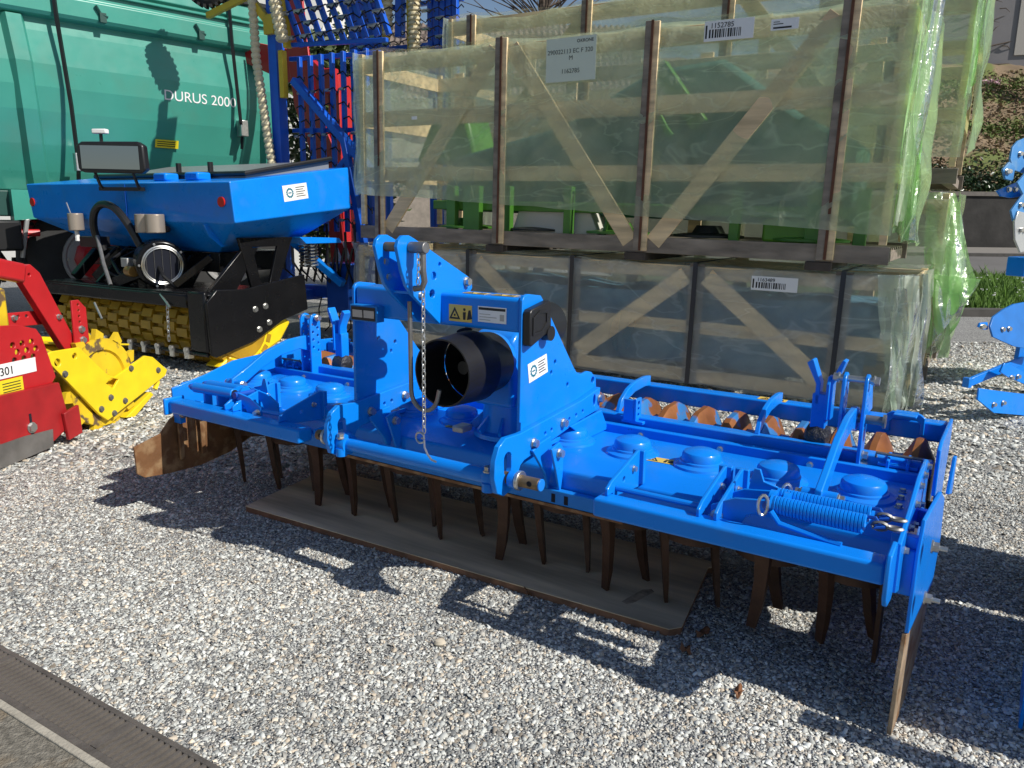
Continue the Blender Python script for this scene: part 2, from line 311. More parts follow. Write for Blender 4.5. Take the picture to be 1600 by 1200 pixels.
def stones():
    def region(n, y0, y1, pw, lo, hi):
        y = y0+(y1-y0)*rng.random(n)**pw; x = (rng.random(n)*2-1)*(y*0.70+0.25); s = np.exp(rng.normal(0, 0.42, n))*(lo+hi)/2; return x, y, np.clip(s, lo*0.5, hi*2.0)
    A = region(165000, 1.75, 4.8, 0.85, 0.0030, 0.0050); Bq = region(75000, 4.6, 10.5, 0.9, 0.0075, 0.011)
    x = np.concatenate([A[0], Bq[0]]); y = np.concatenate([A[1], Bq[1]]); s = np.concatenate([A[2], Bq[2]])
    k = ((x-DA.x)*dn.x+(y-DA.y)*dn.y) > 0.004
    # the hand-picked covered spots (under the board) are left out
    x, y, s = x[k], y[k], s[k]; n = len(x)
    base = np.array([(-1,-1,0),(1,-1,0),(1,1,0),(-1,1,0),(-.7,-.7,1),(.7,-.7,1),(.7,.7,1),(-.7,.7,1)], float)
    V = np.repeat(base[None], n, 0) + rng.normal(0, 0.22, (n, 8, 3))
    sc = np.stack([s*(0.8+0.5*rng.random(n)), s*(0.6+0.4*rng.random(n)), s*(0.35+0.4*rng.random(n))], 1); V *= sc[:, None, :]
    a = rng.random(n)*6.283; ca, sa = np.cos(a), np.sin(a); X = V[:, :, 0]*ca[:, None]-V[:, :, 1]*sa[:, None]; Y = V[:, :, 0]*sa[:, None]+V[:, :, 1]*ca[:, None]
    tl = rng.normal(0, 0.35, (n, 2)); Z = V[:, :, 2] + X*tl[:, :1] + Y*tl[:, 1:]
    Z = Z + (rng.random(n)*0.004-0.0015)[:, None]
    V = np.stack([X+x[:, None], Y+y[:, None], Z], 2).reshape(-1, 3)
    F = np.array([(4,5,6,7),(0,1,5,4),(1,2,6,5),(2,3,7,6),(3,0,4,7)]); F = (F[None]+(np.arange(n)*8)[:, None, None]).reshape(-1)
    me = bpy.data.meshes.new('gravel_stones'); me.vertices.add(n*8); me.vertices.foreach_set('co', V.ravel()); me.loops.add(n*20); me.loops.foreach_set('vertex_index', F)
    me.polygons.add(n*5); me.polygons.foreach_set('loop_start', np.arange(n*5)*4); me.polygons.foreach_set('loop_total', np.full(n*5, 4)); me.update(calc_edges=True)
    patch = np.array([noise.noise(Vector((a_*1.1, b2*1.1, 0)))+0.5*noise.noise(Vector((a_*3.1, b2*3.1, 5))) for a_, b2 in zip(x, y)])
    at = me.attributes.new('stone', 'FLOAT', 'FACE'); at.data.foreach_set('value', np.repeat(np.clip(rng.random(n)*0.86+0.07+0.16*patch, 0, 1), 5).astype(np.float32))
    at = me.attributes.new('hue', 'FLOAT', 'FACE'); at.data.foreach_set('value', np.repeat(rng.random(n), 5).astype(np.float32))
    m = bpy.data.materials.new('gravel_stone'); m.use_nodes = True; t = m.node_tree; b = t.nodes['Principled BSDF']; L = t.links; b.inputs['Roughness'].default_value = 0.72
    q = t.nodes.new('ShaderNodeAttribute'); q.attribute_name = 'stone'; cr = t.nodes.new('ShaderNodeValToRGB'); e = cr.color_ramp.elements
    e[0].color = (0.13, 0.13, 0.13, 1); e[1].color = (0.88, 0.855, 0.79, 1); z = e.new(0.3); z.color = (0.40, 0.388, 0.36, 1); z = e.new(0.75); z.color = (0.64, 0.62, 0.57, 1)
    L.new(q.outputs['Fac'], cr.inputs[0]); q2 = t.nodes.new('ShaderNodeAttribute'); q2.attribute_name = 'hue'
    c2 = t.nodes.new('ShaderNodeValToRGB'); e = c2.color_ramp.elements; e[0].color = (0.93, 0.98, 1.0, 1); e[1].color = (1.0, 0.86, 0.70, 1); e[0].position = 0.6
    L.new(q2.outputs['Fac'], c2.inputs[0]); mx = t.nodes.new('ShaderNodeMix'); mx.data_type = 'RGBA'; mx.blend_type = 'MULTIPLY'; mx.inputs[0].default_value = 1
    L.new(cr.outputs[0], mx.inputs[6]); L.new(c2.outputs[0], mx.inputs[7]); L.new(mx.outputs[2], b.inputs['Base Color'])
    me.materials.append(m); o = bpy.data.objects.new('gravel', me); COL.objects.link(o); struct(o, 'stuff')
    o['label'] = 'loose grey crushed gravel covering the yard'; o['category'] = 'gravel'
stones()

# pavement beyond the drain, and the drain grate
PAVE = pbr('old_asphalt', (0.19, 0.175, 0.145), 0.9, var=0.5, vscale=45, bump=1.0, bscale=120, col2=(0.27, 0.20, 0.12), c2scale=6, c2lo=0.5, c2hi=0.7, spec=0.2, det=8)
W0, W1 = 0.012, 0.205
a, b_, c, d = DA-dd*2-dn*W1, DB+dd*2-dn*W1, DB+dd*2-dn*3, DA-dd*2-dn*3
o = MB().add([(p.x, p.y, 0.02) for p in (a, b_, c, d)], [(0, 1, 2, 3)]).build('pavement', PAVE, smooth=False); struct(o)
CONC = pbr('drain_concrete', (0.36, 0.33, 0.27), 0.85, var=0.25, vscale=12, bump=0.4, bscale=80)
IRON = pbr('drain_iron', (0.13, 0.115, 0.10), 0.65, 0.25, var=0.35, vscale=14, bump=0.3, bscale=70)
dt = thing('drain_channel', 'dark slotted metal drain grate running between gravel and pavement', 'drain', DA, math.atan2(dd.y, dd.x))
sgn = 1 if (Vector((-dd.y, dd.x, 0))-dn).length < 0.1 else -1
def dy(v): return -v*sgn
lo_, hi_ = sorted((dy(W1-0.022), dy(W1+0.004)))
B((-1.5, lo_, -0.03), (2.6, hi_, 0.028)).build('concrete_edge', CONC, dt, 0.004)
l2, h2 = sorted((dy(W0), dy(0.03))); B((-1.5, l2, -0.03), (2.6, h2, 0.026)).build('rail', IRON, dt, 0.003)
l3, h3 = sorted((dy(0.158), dy(W1-0.022))); B((-1.5, l3, -0.03), (2.6, h3, 0.026)).build('rail', IRON, dt, 0.003)
l4, h4 = sorted((dy(0.03), dy(0.158))); B((-1.5, l4, -0.05), (2.6, h4, 0.004)).build('channel_floor', HOLE, dt)
slat = B((-0.007, l4, 0.006), (0.007, h4, 0.0245)).mesh('slat', IRON)
for i in range(118): link('slat', slat, dt, loc=(-1.2+i*0.0285, 0, 0))
for k in range(5): B((-1.3+k*0.72, l4, 0.005), (-1.27+k*0.72, h4, 0.0265)).build('cross_plate', IRON, dt)

# pebbles and dead leaves singled out in the photograph
LEAF = pbr('dead_leaf', (0.20, 0.085, 0.035), 0.7, var=0.3)
def leaf(x0, y0, s, ang, label):
    p = (x0, y0, 0); mb = MB(); out = []
    for i in range(15):
        t_ = 2*math.pi*i/15; r_ = s*(0.55+0.45*abs(math.cos(2.5*t_))); out.append((r_*math.cos(t_), r_*math.sin(t_)*0.7, 0.022+0.012*math.sin(t_*3)+0.01*math.cos(t_)))
    mb.add([(0, 0, 0.016)]+out, [(0, 1+i, 1+(i+1) % 15) for i in range(15)]); ob = mb.build('dead_leaf', LEAF, recalc=False); ob.location = p; ob.rotation_euler = (0.1, 0.15, ang)
    so_ = ob.modifiers.new('t', 'SOLIDIFY'); so_.thickness = 0.0012; tag(ob, label, 'leaf', 'dead leaves on the gravel')
leaf(0.756, 2.749, 0.035, 0.4, 'larger curled brown leaf just off the corner of the plywood board')
leaf(0.666, 2.624, 0.030, 1.9, 'brown leaf in the shadow edge below the board corner')
leaf(0.788, 2.364, 0.026, 0.9, 'small reddish dead leaf at the edge of the plate shadow')
leaf(0.08, 3.062, 0.022, 2.4, 'small dead leaf against the front edge of the plywood board')
PEB = pbr('pebble', (0.52, 0.46, 0.36), 0.7, var=0.1)
mb = MB().lathe([(0.001, 0), (0.018, 0.004), (0.024, 0.014), (0.019, 0.026), (0.008, 0.032)], (0, 0, 0.004), (0, 0, 1), 12)
ob = mb.build('pebble', PEB); ob.location = (-0.264, 2.658, 0); ob.scale = (1, 0.8, 0.9); tag(ob, 'round pale pebble lying alone on the sunlit gravel', 'pebble')

# ------------------------------------------------------------ street, bank and house on the right
ASPH = pbr('road_asphalt', (0.125, 0.12, 0.115), 0.9, var=0.1, vscale=1.0)
GRASSB = pbr('verge_soil', (0.06, 0.09, 0.02), 0.9, var=0.3)
KERB = pbr('kerb_dark', (0.07, 0.066, 0.06), 0.85, var=0.3, vscale=5)
X0, X1 = 3.2, 60
def strip(name, y0, z0, y1, z1, mat):
    o = MB().add([(X0, y0, z0), (X1, y0, z0), (X1, y1, z1), (X0, y1, z1), (X0, y0, z0-0.6), (X1, y0, z0-0.6), (X1, y1, z1-0.6), (X0, y1, z1-0.6)], [(0,1,2,3),(0,4,5,1),(0,3,7,4),(2,6,7,3)]).build(name, mat, smooth=False); return struct(o)
strip('grass_verge', 13.75, 0.10, 19.8, 0.26, GRASSB)
strip('kerb', 13.45, 0.13, 13.745, 0.13, KERB)
strip('road', 19.81, 0.24, 26.2, 0.52, ASPH)
strip('footway_kerb', 26.21, 0.62, 26.45, 0.63, KERB)
strip('footway', 26.451, 0.62, 29.8, 0.72, pbr('footway_asphalt', (0.20, 0.185, 0.165), 0.9, var=0.1))
STONEW = pbr('dark_stone', (0.03, 0.028, 0.026), 0.85, var=0.5, vscale=1.6, bump=1.0, bscale=5)
rw = thing('retaining_wall', 'dark stone retaining wall along the far side of the road', 'wall', (24, 30, 0))
B((-21, 0, 0.3), (36, 0.5, 2.62)).build('wall_face', STONEW, rw)
B((-21.1, -0.06, 2.622), (36, 0.55, 2.78)).build('coping', pbr('coping', (0.15, 0.135, 0.12), 0.8, var=0.2), rw)
def bankz(x, y): 
    t_ = (y-30.5)/9.0; return 2.6+6.3*t_+0.35*noise.noise(Vector((x*0.35, y*0.5, 0)))+0.12*noise.noise(Vector((x*1.3, y*1.5, 3)))
BANK = pbr('bank_earth', (0.20, 0.145, 0.09), 0.95, var=0.35, vscale=0.9, bump=1.0, bscale=6, col2=(0.12, 0.15, 0.04), c2scale=0.55, c2lo=0.5, c2hi=0.6)
o = MB().grid(lambda a, b: (4+a*50, 30.5+b*9.5, bankz(4+a*50, 30.5+b*9.5)), 100, 24).build('garden_bank', BANK); struct(o)
def leaves(name, n, fn, sz, mat, label, cat, flat=0.5):
    vs = []; fs = []
    for i in range(n):
        p = fn(); s_ = sz*(0.6+0.8*random.random()); q = Quaternion(Vector((random.gauss(0, 1), random.gauss(0, 1), random.gauss(0, 1))).normalized(), random.random()*6.28*flat)
        o_ = len(vs); vs += [Vector(p)+q @ Vector(v) for v in ((-s_, 0, 0), (0, -s_*0.55, s_*0.12), (s_, 0, 0), (0, s_*0.55, s_*0.12))]; fs.append((o_, o_+1, o_+2, o_+3))
    me = bpy.data.meshes.new(name); me.from_pydata([tuple(v) for v in vs], [], fs); me.materials.append(mat); return me
def rnd(a, b): return a+(b-a)*random.random()
IVY = pbr('ivy_leaf', (0.022, 0.05, 0.014), 0.35, var=0.5, vscale=3)
def ivyp():
    x = rnd(13, 28); y = 30.5+abs(random.gauss(0, 0.75)); return (x, y, bankz(x, y)+rnd(0, 0.35))
o = link('ivy', leaves('ivy', 7000, ivyp, 0.085, IVY, '', '')); struct(o, 'stuff'); o['label'] = 'dark glossy ivy spilling over the foot of the garden bank'; o['category'] = 'ivy'
DRY = pbr('dry_heath', (0.23, 0.165, 0.095), 0.9, var=0.4, vscale=2)
def dryp():
    x = rnd(13, 30); y = rnd(31.5, 39.4); return (x, y, bankz(x, y)+rnd(0, 0.18))
o = link('ground_cover', leaves('ground_cover', 7000, dryp, 0.10, DRY, '', '')); struct(o, 'stuff'); o['label'] = 'brown low ground cover on the garden bank'; o['category'] = 'plants'
GB = pbr('bank_green', (0.10, 0.15, 0.03), 0.8, var=0.4, vscale=2)
def grb():
    x = rnd(13, 30); y = random.choice([random.gauss(34.6, 0.35), random.gauss(37.6, 0.7)]); return (x, y, bankz(x, y)+rnd(0, 0.2))
o = link('bank_grass', leaves('bank_grass', 7000, grb, 0.08, GB, '', '')); struct(o, 'stuff'); o['label'] = 'patches of green grass and herbs across the garden bank'; o['category'] = 'grass'
PINK = pbr('heather_pink', (0.55, 0.36, 0.40), 0.8, var=0.3, vscale=4)
for (x, y, s_, lb) in ((19.0, 35.2, 0.42, 'pale pink heather cushion in the middle of the garden bank'), (19.35, 39.0, 0.55, 'pink flowering heather at the foot of the house wall'), (22.2, 38.2, 0.35, 'small pink flowering plant near the pollarded tree')):
    z = bankz(x, y); me = leaves('heather', 420, lambda: (random.gauss(0, s_*0.5), random.gauss(0, s_*0.4), abs(random.gauss(0, s_*0.35))), 0.06, PINK, '', '')
    h_ = link('heather', me, loc=(x, y, z)); tag(h_, lb, 'heather', 'heather on the bank')
GRS = pbr('grass_blade', (0.10, 0.20, 0.022), 0.6, var=0.35, vscale=2)
vs = []; fs = []
for i in range(26000):
    x = rnd(6.2, 17); y = 13.8+5.9*random.random()**1.4; z = 0.10+0.16*(y-13.75)/6.05; h = rnd(0.08, 0.26)*(1.9 if random.random() < 0.04 else 1); a = random.random()*6.28; w = 0.011
    dx, dy_ = math.cos(a)*w, math.sin(a)*w; bx, by = random.gauss(0, 0.35)*h, random.gauss(0, 0.35)*h; o_ = len(vs)
    vs += [(x-dx, y-dy_, z), (x+dx, y+dy_, z), (x+bx*0.5+dx*0.7, y+by*0.5, z+h*0.6), (x+bx, y+by, z+h)]; fs.append((o_, o_+1, o_+2, o_+3))
me = bpy.data.meshes.new('grass'); me.from_pydata(vs, [], fs); me.materials.append(GRS); o = link('grass', me); struct(o, 'stuff'); o['label'] = 'green grass of the roadside verge'; o['category'] = 'grass'
DAI = pbr('daisy_white', (0.8, 0.8, 0.75), 0.6)
mb = MB()
for i in range(260):
    x = rnd(7, 17); y = rnd(13.9, 18.5); z = 0.10+0.16*(y-13.75)/6.05+rnd(0.14, 0.24); mb.prism([(x+0.024*math.cos(k*1.047), y+0.024*math.sin(k*1.047)) for k in range(6)], z, z+0.012, 'xy')
o = mb.build('daisies', DAI, smooth=False); struct(o, 'stuff'); o['label'] = 'white daisies scattered through the verge grass'; o['category'] = 'daisies'
# house
REND = pbr('shaded_render', (0.24, 0.23, 0.235), 0.85, var=0.06, vscale=1.0, bump=0.15, bscale=30)  # whitish render darkened to grey: the wall's shade is put into its colour
hs = thing('house', 'whitish rendered house, shade toned into its wall colour, above the garden bank at top right', 'house', (29.5, 38.4, 8.0), R(-16))
wx0, wx1, wz0, wz1 = -5.1, -2.9, 2.05, 6.0
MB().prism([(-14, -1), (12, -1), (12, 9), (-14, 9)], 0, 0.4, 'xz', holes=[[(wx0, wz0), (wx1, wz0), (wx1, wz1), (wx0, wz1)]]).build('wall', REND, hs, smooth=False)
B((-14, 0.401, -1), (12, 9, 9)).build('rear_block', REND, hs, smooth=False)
fwm = pbr('window_frame', (0.70, 0.70, 0.68), 0.5); sur = pbr('window_surround', (0.47, 0.44, 0.40), 0.8)
wn = MB().prism([(wx0-0.45, wz0-0.45), (wx1+0.45, wz0-0.45), (wx1+0.45, wz1+0.4), (wx0-0.45, wz1+0.4)], -0.06, -0.002, 'xz', holes=[[(wx0, wz0), (wx1, wz0), (wx1, wz1), (wx0, wz1)]]).build('window', sur, hs, smooth=False)
MB().prism([(wx0+.002, wz0+.002), (wx1-.002, wz0+.002), (wx1-.002, wz1-.002), (wx0+.002, wz1-.002)], 0.12, 0.2, 'xz', holes=[[(wx0+0.12, wz0+0.12), (wx1-0.12, wz0+0.12), (wx1-0.12, wz1-0.12), (wx0+0.12, wz1-0.12)]]).build('frame', fwm, wn, smooth=False)
B((wx0+0.1, 0.15, wz0+0.1), (wx1-0.1, 0.17, wz1-0.1)).build('pane', pbr('window_glass', (0.10, 0.14, 0.24), 0.05, 0.0, spec=0.8), wn, smooth=False)
B((-14, -0.02, -1), (12, -0.002, 0.75)).build('plinth', pbr('plinth', (0.27, 0.26, 0.26), 0.85), hs, smooth=False)
BARK = pbr('bark', (0.085, 0.065, 0.05), 0.9, var=0.4, vscale=8, bump=0.6, bscale=20)
def branchy(name, base, label, cat, segs, mat=BARK):
    t_ = thing(name, label, cat, base)
    for nm, path, r_ in segs: MB().tube(path, r_, 6).build(nm, mat, t_)
    return t_
segs = [('stem', [(0, 0, 0), (0.4, 0.1, 0.7), (1.3, 0.1, 1.1), (2.6, 0.1, 1.4)], [0.07, 0.06, 0.05, 0.02]), ('stem', [(0, 0, 0.1), (1.2, 0.1, 0.25), (2.8, 0.1, 0.35), (4.4, 0.1, 0.6)], [0.06, 0.05, 0.04, 0.015])]
for i in range(22):
    x = rnd(0.2, 4.0); z = 0.3+rnd(0, 4.2); L_ = rnd(0.4, 1.0); a = rnd(-0.5, 1.1); segs.append(('twig', [(x, 0.12, z), (x+L_*0.5*math.cos(a), 0.05, z+L_*0.5*math.sin(a)+0.08), (x+L_*math.cos(a), 0.1, z+L_*math.sin(a))], [0.028, 0.02, 0.008]))
branchy('wall_shrub', (21.6, 39.9, 8.9), 'bare dark shrub trained flat against the house wall', 'shrub', segs)
pz = bankz(23.5, 36.5)
branchy('pollarded_tree', (23.6, 36.5, pz), 'bare pollarded tree with knobbly stems on the bank at right edge', 'tree',
        [('trunk', [(0, 0, -0.3), (0.05, 0, 0.3), (-0.1, 0, 0.6)], [0.24, 0.17, 0.15]), ('limb', [(-0.05, 0, 0.4), (-0.35, 0, 1.2), (-0.3, 0, 2.6)], [0.13, 0.11, 0.12]), ('limb', [(0, 0, 0.4), (0.15, 0, 1.3), (0.1, 0, 3.2)], [0.14, 0.12, 0.1]),
         ('knob', [(-0.42, 0, 2.5), (-0.25, 0, 2.75), (-0.1, 0, 2.7)], [0.14, 0.22, 0.12]), ('limb', [(0.1, 0, 1.0), (0.5, 0, 1.9), (0.75, 0, 3.4)], [0.11, 0.1, 0.08])])

# ------------------------------------------------------------ far background, top centre
shed = thing('barn', 'barn with a grey-brown corrugated roof seen behind the tine harrow', 'barn', (-4.0, 30, 0))
ROOF = pbr('roof_sheet', (0.17, 0.135, 0.115), 0.7, var=0.25, vscale=2)
B((-9, 0.6, 0), (8.4, 9, 6.0)).build('wall', pbr('barn_wall', (0.24, 0.21, 0.18), 0.85, var=0.2), shed, smooth=False)
def rf(a, b): 
    x = -9.5+a*18.5; return (x, 0+b*5, 5.9+b*3.7+0.05*math.sin(x*26))
MB().grid(rf, 640, 1).build('roof', ROOF, shed)
for i in range(9): B((-9.5, 0.15+i*0.55, 5.99+i*0.407), (9, 0.2+i*0.55, 6.13+i*0.407)).build('roof_joint', ROOF, shed, smooth=False)
wsh = thing('white_hall', 'white building edge showing above the green trailer', 'building', (-9.5, 24, 0))
B((-12, 0, 0), (3.9, 8, 8.4)).build('wall', pbr('white_wall', (0.75, 0.74, 0.70), 0.8), wsh, smooth=False)
B((-12.2, -0.3, 8.401), (4.2, 8.3, 8.7)).build('roof_edge', pbr('hall_roof', (0.5, 0.49, 0.47), 0.7), wsh, smooth=False)
def tree(name, base, h, r, n, mat, label, conif=False):
    t_ = thing(name, label, 'tree', base); MB().tube([(0, 0, 0), (0.1, 0, h*0.45), (0, 0.1, h*0.9)], [0.2, 0.13, 0.03], 7).build('trunk', BARK, t_)
    cl = [Vector((random.gauss(0, r*0.42), random.gauss(0, r*0.42), rnd(0.12, 0.98)*h)) for _ in range(46)]
    def fp():
        c_ = random.choice(cl); k = 1.15-0.6*c_.z/h; return (c_.x*k+random.gauss(0, 0.3), c_.y*k+random.gauss(0, 0.3), c_.z+random.gauss(0, 0.3))
    link('crown', leaves('crown', n, fp, 0.10, mat, '', ''), t_); return t_
EV = pbr('evergreen_leaf', (0.05, 0.075, 0.018), 0.5, var=0.5, vscale=3)
tree('evergreen_shrub', (-4.0, 17.5, 0), 5.0, 1.4, 9000, EV, 'olive green evergreen shrub behind the tine harrow')
bt = thing('bare_tree', 'bare winter tree crown above the crates', 'tree', (1.2, 38, 0))
MB().tube([(0, 0, 0), (0.2, 0, 6), (0, 0, 12), (0.3, 0, 17)], [0.4, 0.32, 0.2, 0.05], 8).build('trunk', BARK, bt)
mb = MB()
for i in range(220):
    z = rnd(8.5, 15); a = random.random()*6.28; L_ = rnd(1.2, 4.2); p = Vector((0.1, 0, z)); d_ = Vector((math.cos(a), math.sin(a)*0.6, rnd(0.3, 0.9)))
    mb.tube([p, p+d_*L_*0.5+Vector((0, 0, 0.1)), p+d_*L_], [0.05, 0.03, 0.01], 4)
o = mb.build('branches', BARK, bt); o['kind'] = 'stuff'
# ------------------------------------------------------------ power harrow (local x along its width, y to its rear, z up)
HY = R(-33.23)
bd = thing('plywood_board', 'weathered plywood board lying on gravel under the tines of the blue harrow', 'board', (1.245, 2.592, 0), HY)
MB().prism([(-3.03, -0.31), (-0.60, -0.215), (-0.565, -0.17), (-0.66, 0.40), (-0.63, 0.44), (-0.66, 0.475), (-3.14, 0.40)], 0.0325, 0.036, 'xy').build('panel', PLY, bd)
MB().prism([(-3.028, -0.308), (-0.602, -0.213), (-0.568, -0.17), (-0.662, 0.40), (-0.632, 0.44), (-0.662, 0.473), (-3.138, 0.398)], 0.002, 0.0322, 'xy').build('ply_core', PLYE, bd)
MB().prism([(-0.85, -0.12), (-0.82, -0.13), (-0.80, -0.09), (-0.785, -0.02), (-0.77, 0.04), (-0.79, 0.055), (-0.82, 0.03), (-0.835, -0.04)], 0.0362, 0.0368, 'xy').build('stain', pbr('board_stain', (0.40, 0.30, 0.20), 0.85, var=0.5, vscale=30), bd)

ph = thing('power_harrow', 'large blue power harrow with three-point tower and rusty packer roller in foreground', 'harrow', (1.245, 2.592, 0), HY)
UL, UR = -3.48, 0.165
tr = MB().prism([(-.195, .45), (-.205, .565), (-.20, .585), (-.125, .630), (-.09, .638), (.275, .638), (.29, .62), (.29, .45)], UL, UR, 'yz').build('trough', BLUE, ph, 0.006)
B((UL+.02, -.18, .438), (UR-.02, .285, .449)).build('trough_floor', TINE, ph)
rl = B((UL+.05, -.240, .446), (UR-.06, -.207, .508)).build('front_rail', BLUED, ph, 0.004)
B((-2.32, -.243, .432), (-.805, -.206, .4455)).build('wear_edge', RUST, rl)
for u in (-1.13, -1.07): B((u, -.2415, .455), (u+.018, -.2404, .492)).build('slot', HOLE, rl, smooth=False)
cap = MB().lathe([(.112, 0), (.108, .010), (.096, .014), (.088, .018), (.086, .026), (.079, .029), (.077, .050), (.070, .060), (.045, .070), (.001, .074)], (0, 0, 0), (0, 0, 1), 28).mesh('bearing_cap', BLUE)
hub = MB().lathe([(.10, 0), (.10, .05), (.14, .055), (.14, .085), (.05, .09)], (0, 0, 0), (0, 0, -1), 14).mesh('rotor', TINE)
def tine_mesh():
    mb = MB(); prof = [(.40, .0, .070, .036), (.34, .0, .066, .036), (.29, .006, .054, .030), (.20, .006, .048, .026), (.10, .000, .046, .022), (.0, -.014, .036, .014)]
    vs = []
    for z, sh, w, t_ in prof: vs += [(-w/2+sh, -t_/2, z), (w/2+sh, -t_/2, z), (w/2+sh, t_/2, z), (-w/2+sh, t_/2, z)]
    fs = [(0, 1, 2, 3), (23, 22, 21, 20)]
    for i in range(5):
        for k in range(4): l = (k+1) % 4; fs.append((i*4+k, i*4+l, i*4+4+l, i*4+4+k))
    mb.add(vs, fs); return mb.mesh('tine', TINE)
TM = tine_mesh(); ANG = [48, 84, 30, 66, 18, 98, 52, 26, 72, 92, 34, 60]
for i in range(12):
    u = -0.3*i
    if i != 5: link('bearing_cap', cap, ph, loc=(u, .035, .637))
    link('rotor', hub, ph, loc=(u, .04, .43))
    for s_ in (0, 1):
        a = R(ANG[i]+180*s_); o = link('tine', TM, ph, loc=(u+.105*math.cos(a), .03+.105*math.sin(a), .038 if 2 <= i else .07)); o.rotation_euler = (R(5)*(1 if s_ else -1), R(3), a+R(90))
# front bars
for (a, b, e) in ((-.80, .155, 1), (-3.34, -2.33, -1)):
    fb = B((a, -.52, .56), (b, -.432, .628)).build('front_bar', BLUE, ph, 0.011, seg=3)
    if e > 0: MB().prism([(-.545, .53), (-.545, .64), (-.53, .665), (-.43, .672), (-.405, .655), (-.405, .50), (-.43, .485), (-.52, .50)], b+.001, b+.016, 'yz').build('end_plate', BLUE, fb, 0.004)
    else: MB().prism([(-.54, .55), (-.54, .64), (-.42, .64), (-.42, .55)], a-.02, a-.001, 'yz').build('end_plate', BLUE, fb, 0.006)
brk = [(-.475, .629), (-.475, .655), (-.44, .675), (-.215, .735), (-.185, .728), (-.185, .60), (-.205, .585), (-.43, .610), (-.43, .629)]
for u in (-.775, -.435, -.375, -2.52, -2.87, -2.93):
    k = MB().prism(brk, u, u+.013, 'yz', holes=[circ(-.34, .655, .011, 8)]).build('bar_bracket', BLUE, ph, 0.003)
    B((u-.018, -.205, .598), (u+.031, -.183, .733)).build('bracket_foot', BLUE, k, 0.003)
    bolt(ph, (u+.013, -.26, .675), (1, 0, 0), BOLTS); bolt(ph, (u, -.215, .66), (-1, 0, 0), BOLTS)
MB().cyl((-.76, -.405, .640), (-.435, -.405, .640), .011, n=10).build('pivot_rod', BLUE, ph)
MB().cyl((-2.86, -.405, .640), (-2.52, -.405, .640), .011, n=10).build('pivot_rod', BLUE, ph)
for u in (-2.33,): B((u+.0, -.43, .575), (u+.012, -.20, .615)).build('bar_arm', BLUE, ph, 0.003)

# tower
outl = [(-.39, 1.295), (-.375, 1.312), (-.35, 1.317), (-.255, 1.305), (-.235, 1.285), (.03, .975), (.06, .945), (.10, .93), (.16, .935), (.20, .925), (.245, .89), (.25, .85), (.24, .745), (.05, .73), (-.40, .665)]
holes = [circ(-.02, .905, .010, 8), circ(-.13, 1.02, .010, 8), circ(-.24, 1.05, .010, 8), circ(-.16, .98, .009, 8), (circ(.215, .885, .016, 10))]
strip_ = [(-.585, .585), (-.605, .65), (-.60, .715), (-.575, .765), (-.53, .79), (-.43, .785), (-.39, .787), (.07, .822), (.245, .85), (.242, .748), (.05, .733), (-.40, .668), (-.425, .655), (-.455, .60), (-.49, .572), (-.54, .562)]
slot = [(-.515+.026*math.cos(t_), (.705 if math.sin(t_) > 0 else .665)+.026*math.sin(t_)) for t_ in [2*math.pi*i/14 for i in range(14)]]
sh = [slot] + [circ(v, .735+.16*(v+.32)*.55, .0085, 8) for v in (-.24, -.19, -.04, .02, .08)] + [circ(.19, .80, .013, 8, .028)]
for u, rgt in ((-1.205, True), (-2.085, False)):
    w = MB().prism(outl, u, u+.015, 'yz', holes=holes).build('tower_wall', BLUE, ph, 0.003)
    MB().prism(strip_, u+.0155, u+.040, 'yz', holes=sh).build('link_plate', BLUE, w, 0.004)
    for v, z in ((-.335, .725), (-.10, .757), (.235, .80)): bolt(ph, (u+.04, v, z), (1, 0, 0))
    # gusset down to the trough
    MB().prism([(-.36, .70), (-.30, .72), (-.22, .73), (-.20, .62), (-.215, .56), (-.235, .50), (-.26, .58)], u+.042, u+.056, 'yz').build('gusset', BLUE, w, 0.003)
    MB().prism([(-.30, .70), (-.235, .715), (-.20, .68), (-.205, .56), (-.222, .49), (-.26, .60)], u+.095, u+.107, 'yz').build('gusset', BLUE, w, 0.003)
    bolt(ph, (u+.107, -.245, .672), (1, 0, 0))
    B((u-.03, -.40, .655), (u-.001, .10, .675)).build('foot_flange', BLUE, w, 0.003)
    MB().prism([(-.05, .73), (.24, .745), (.30, .66), (.30, .639), (.10, .639)], u+.041, u+.053, 'yz').build('rear_foot', BLUE, w, 0.003)
    B((u+.0155, -.40, .785), (u+.05, -.375, 1.20) if False else (u+.022, -.385, .82)).build('weld_lip', BLUE, w)
cb = B((-2.0695, -.385, 1.168), (-1.2055, -.25, 1.302)).build('crossbeam', BLUE, ph, 0.014, seg=3)
mast = [(-.645, 1.49), (-.635, 1.515), (-.61, 1.532), (-.575, 1.532), (-.545, 1.520), (-.195, 1.355), (-.172, 1.335), (-.168, 1.305), (-.19, 1.285), (-.32, 1.278), (-.392, 1.172), (-.415, 1.19), (-.555, 1.298), (-.595, 1.34), (-.62, 1.40)]
mh = [circ(-.44, 1.30, .017, 10), circ(-.43, 1.37, .017, 10), circ(-.39, 1.415, .009, 8), circ(-.20, 1.318, .009, 8)]
for u in (-1.605, -1.715):
    m_ = MB().prism(mast, u, u+.018, 'yz', holes=mh+([circ(-.585, 1.43, .014, 10), circ(-.572, 1.37, .014, 10)] if u < -1.7 else [])).build('mast_plate', BLUE, ph, 0.003)
B((-1.697, -.55, 1.305), (-1.606, -.40, 1.315)).build('mast_web', BLUE, ph)
MB().cyl((-1.73, -.585, 1.487), (-1.595, -.585, 1.487), .019, n=14).build('top_link_pin', PINB, ph)
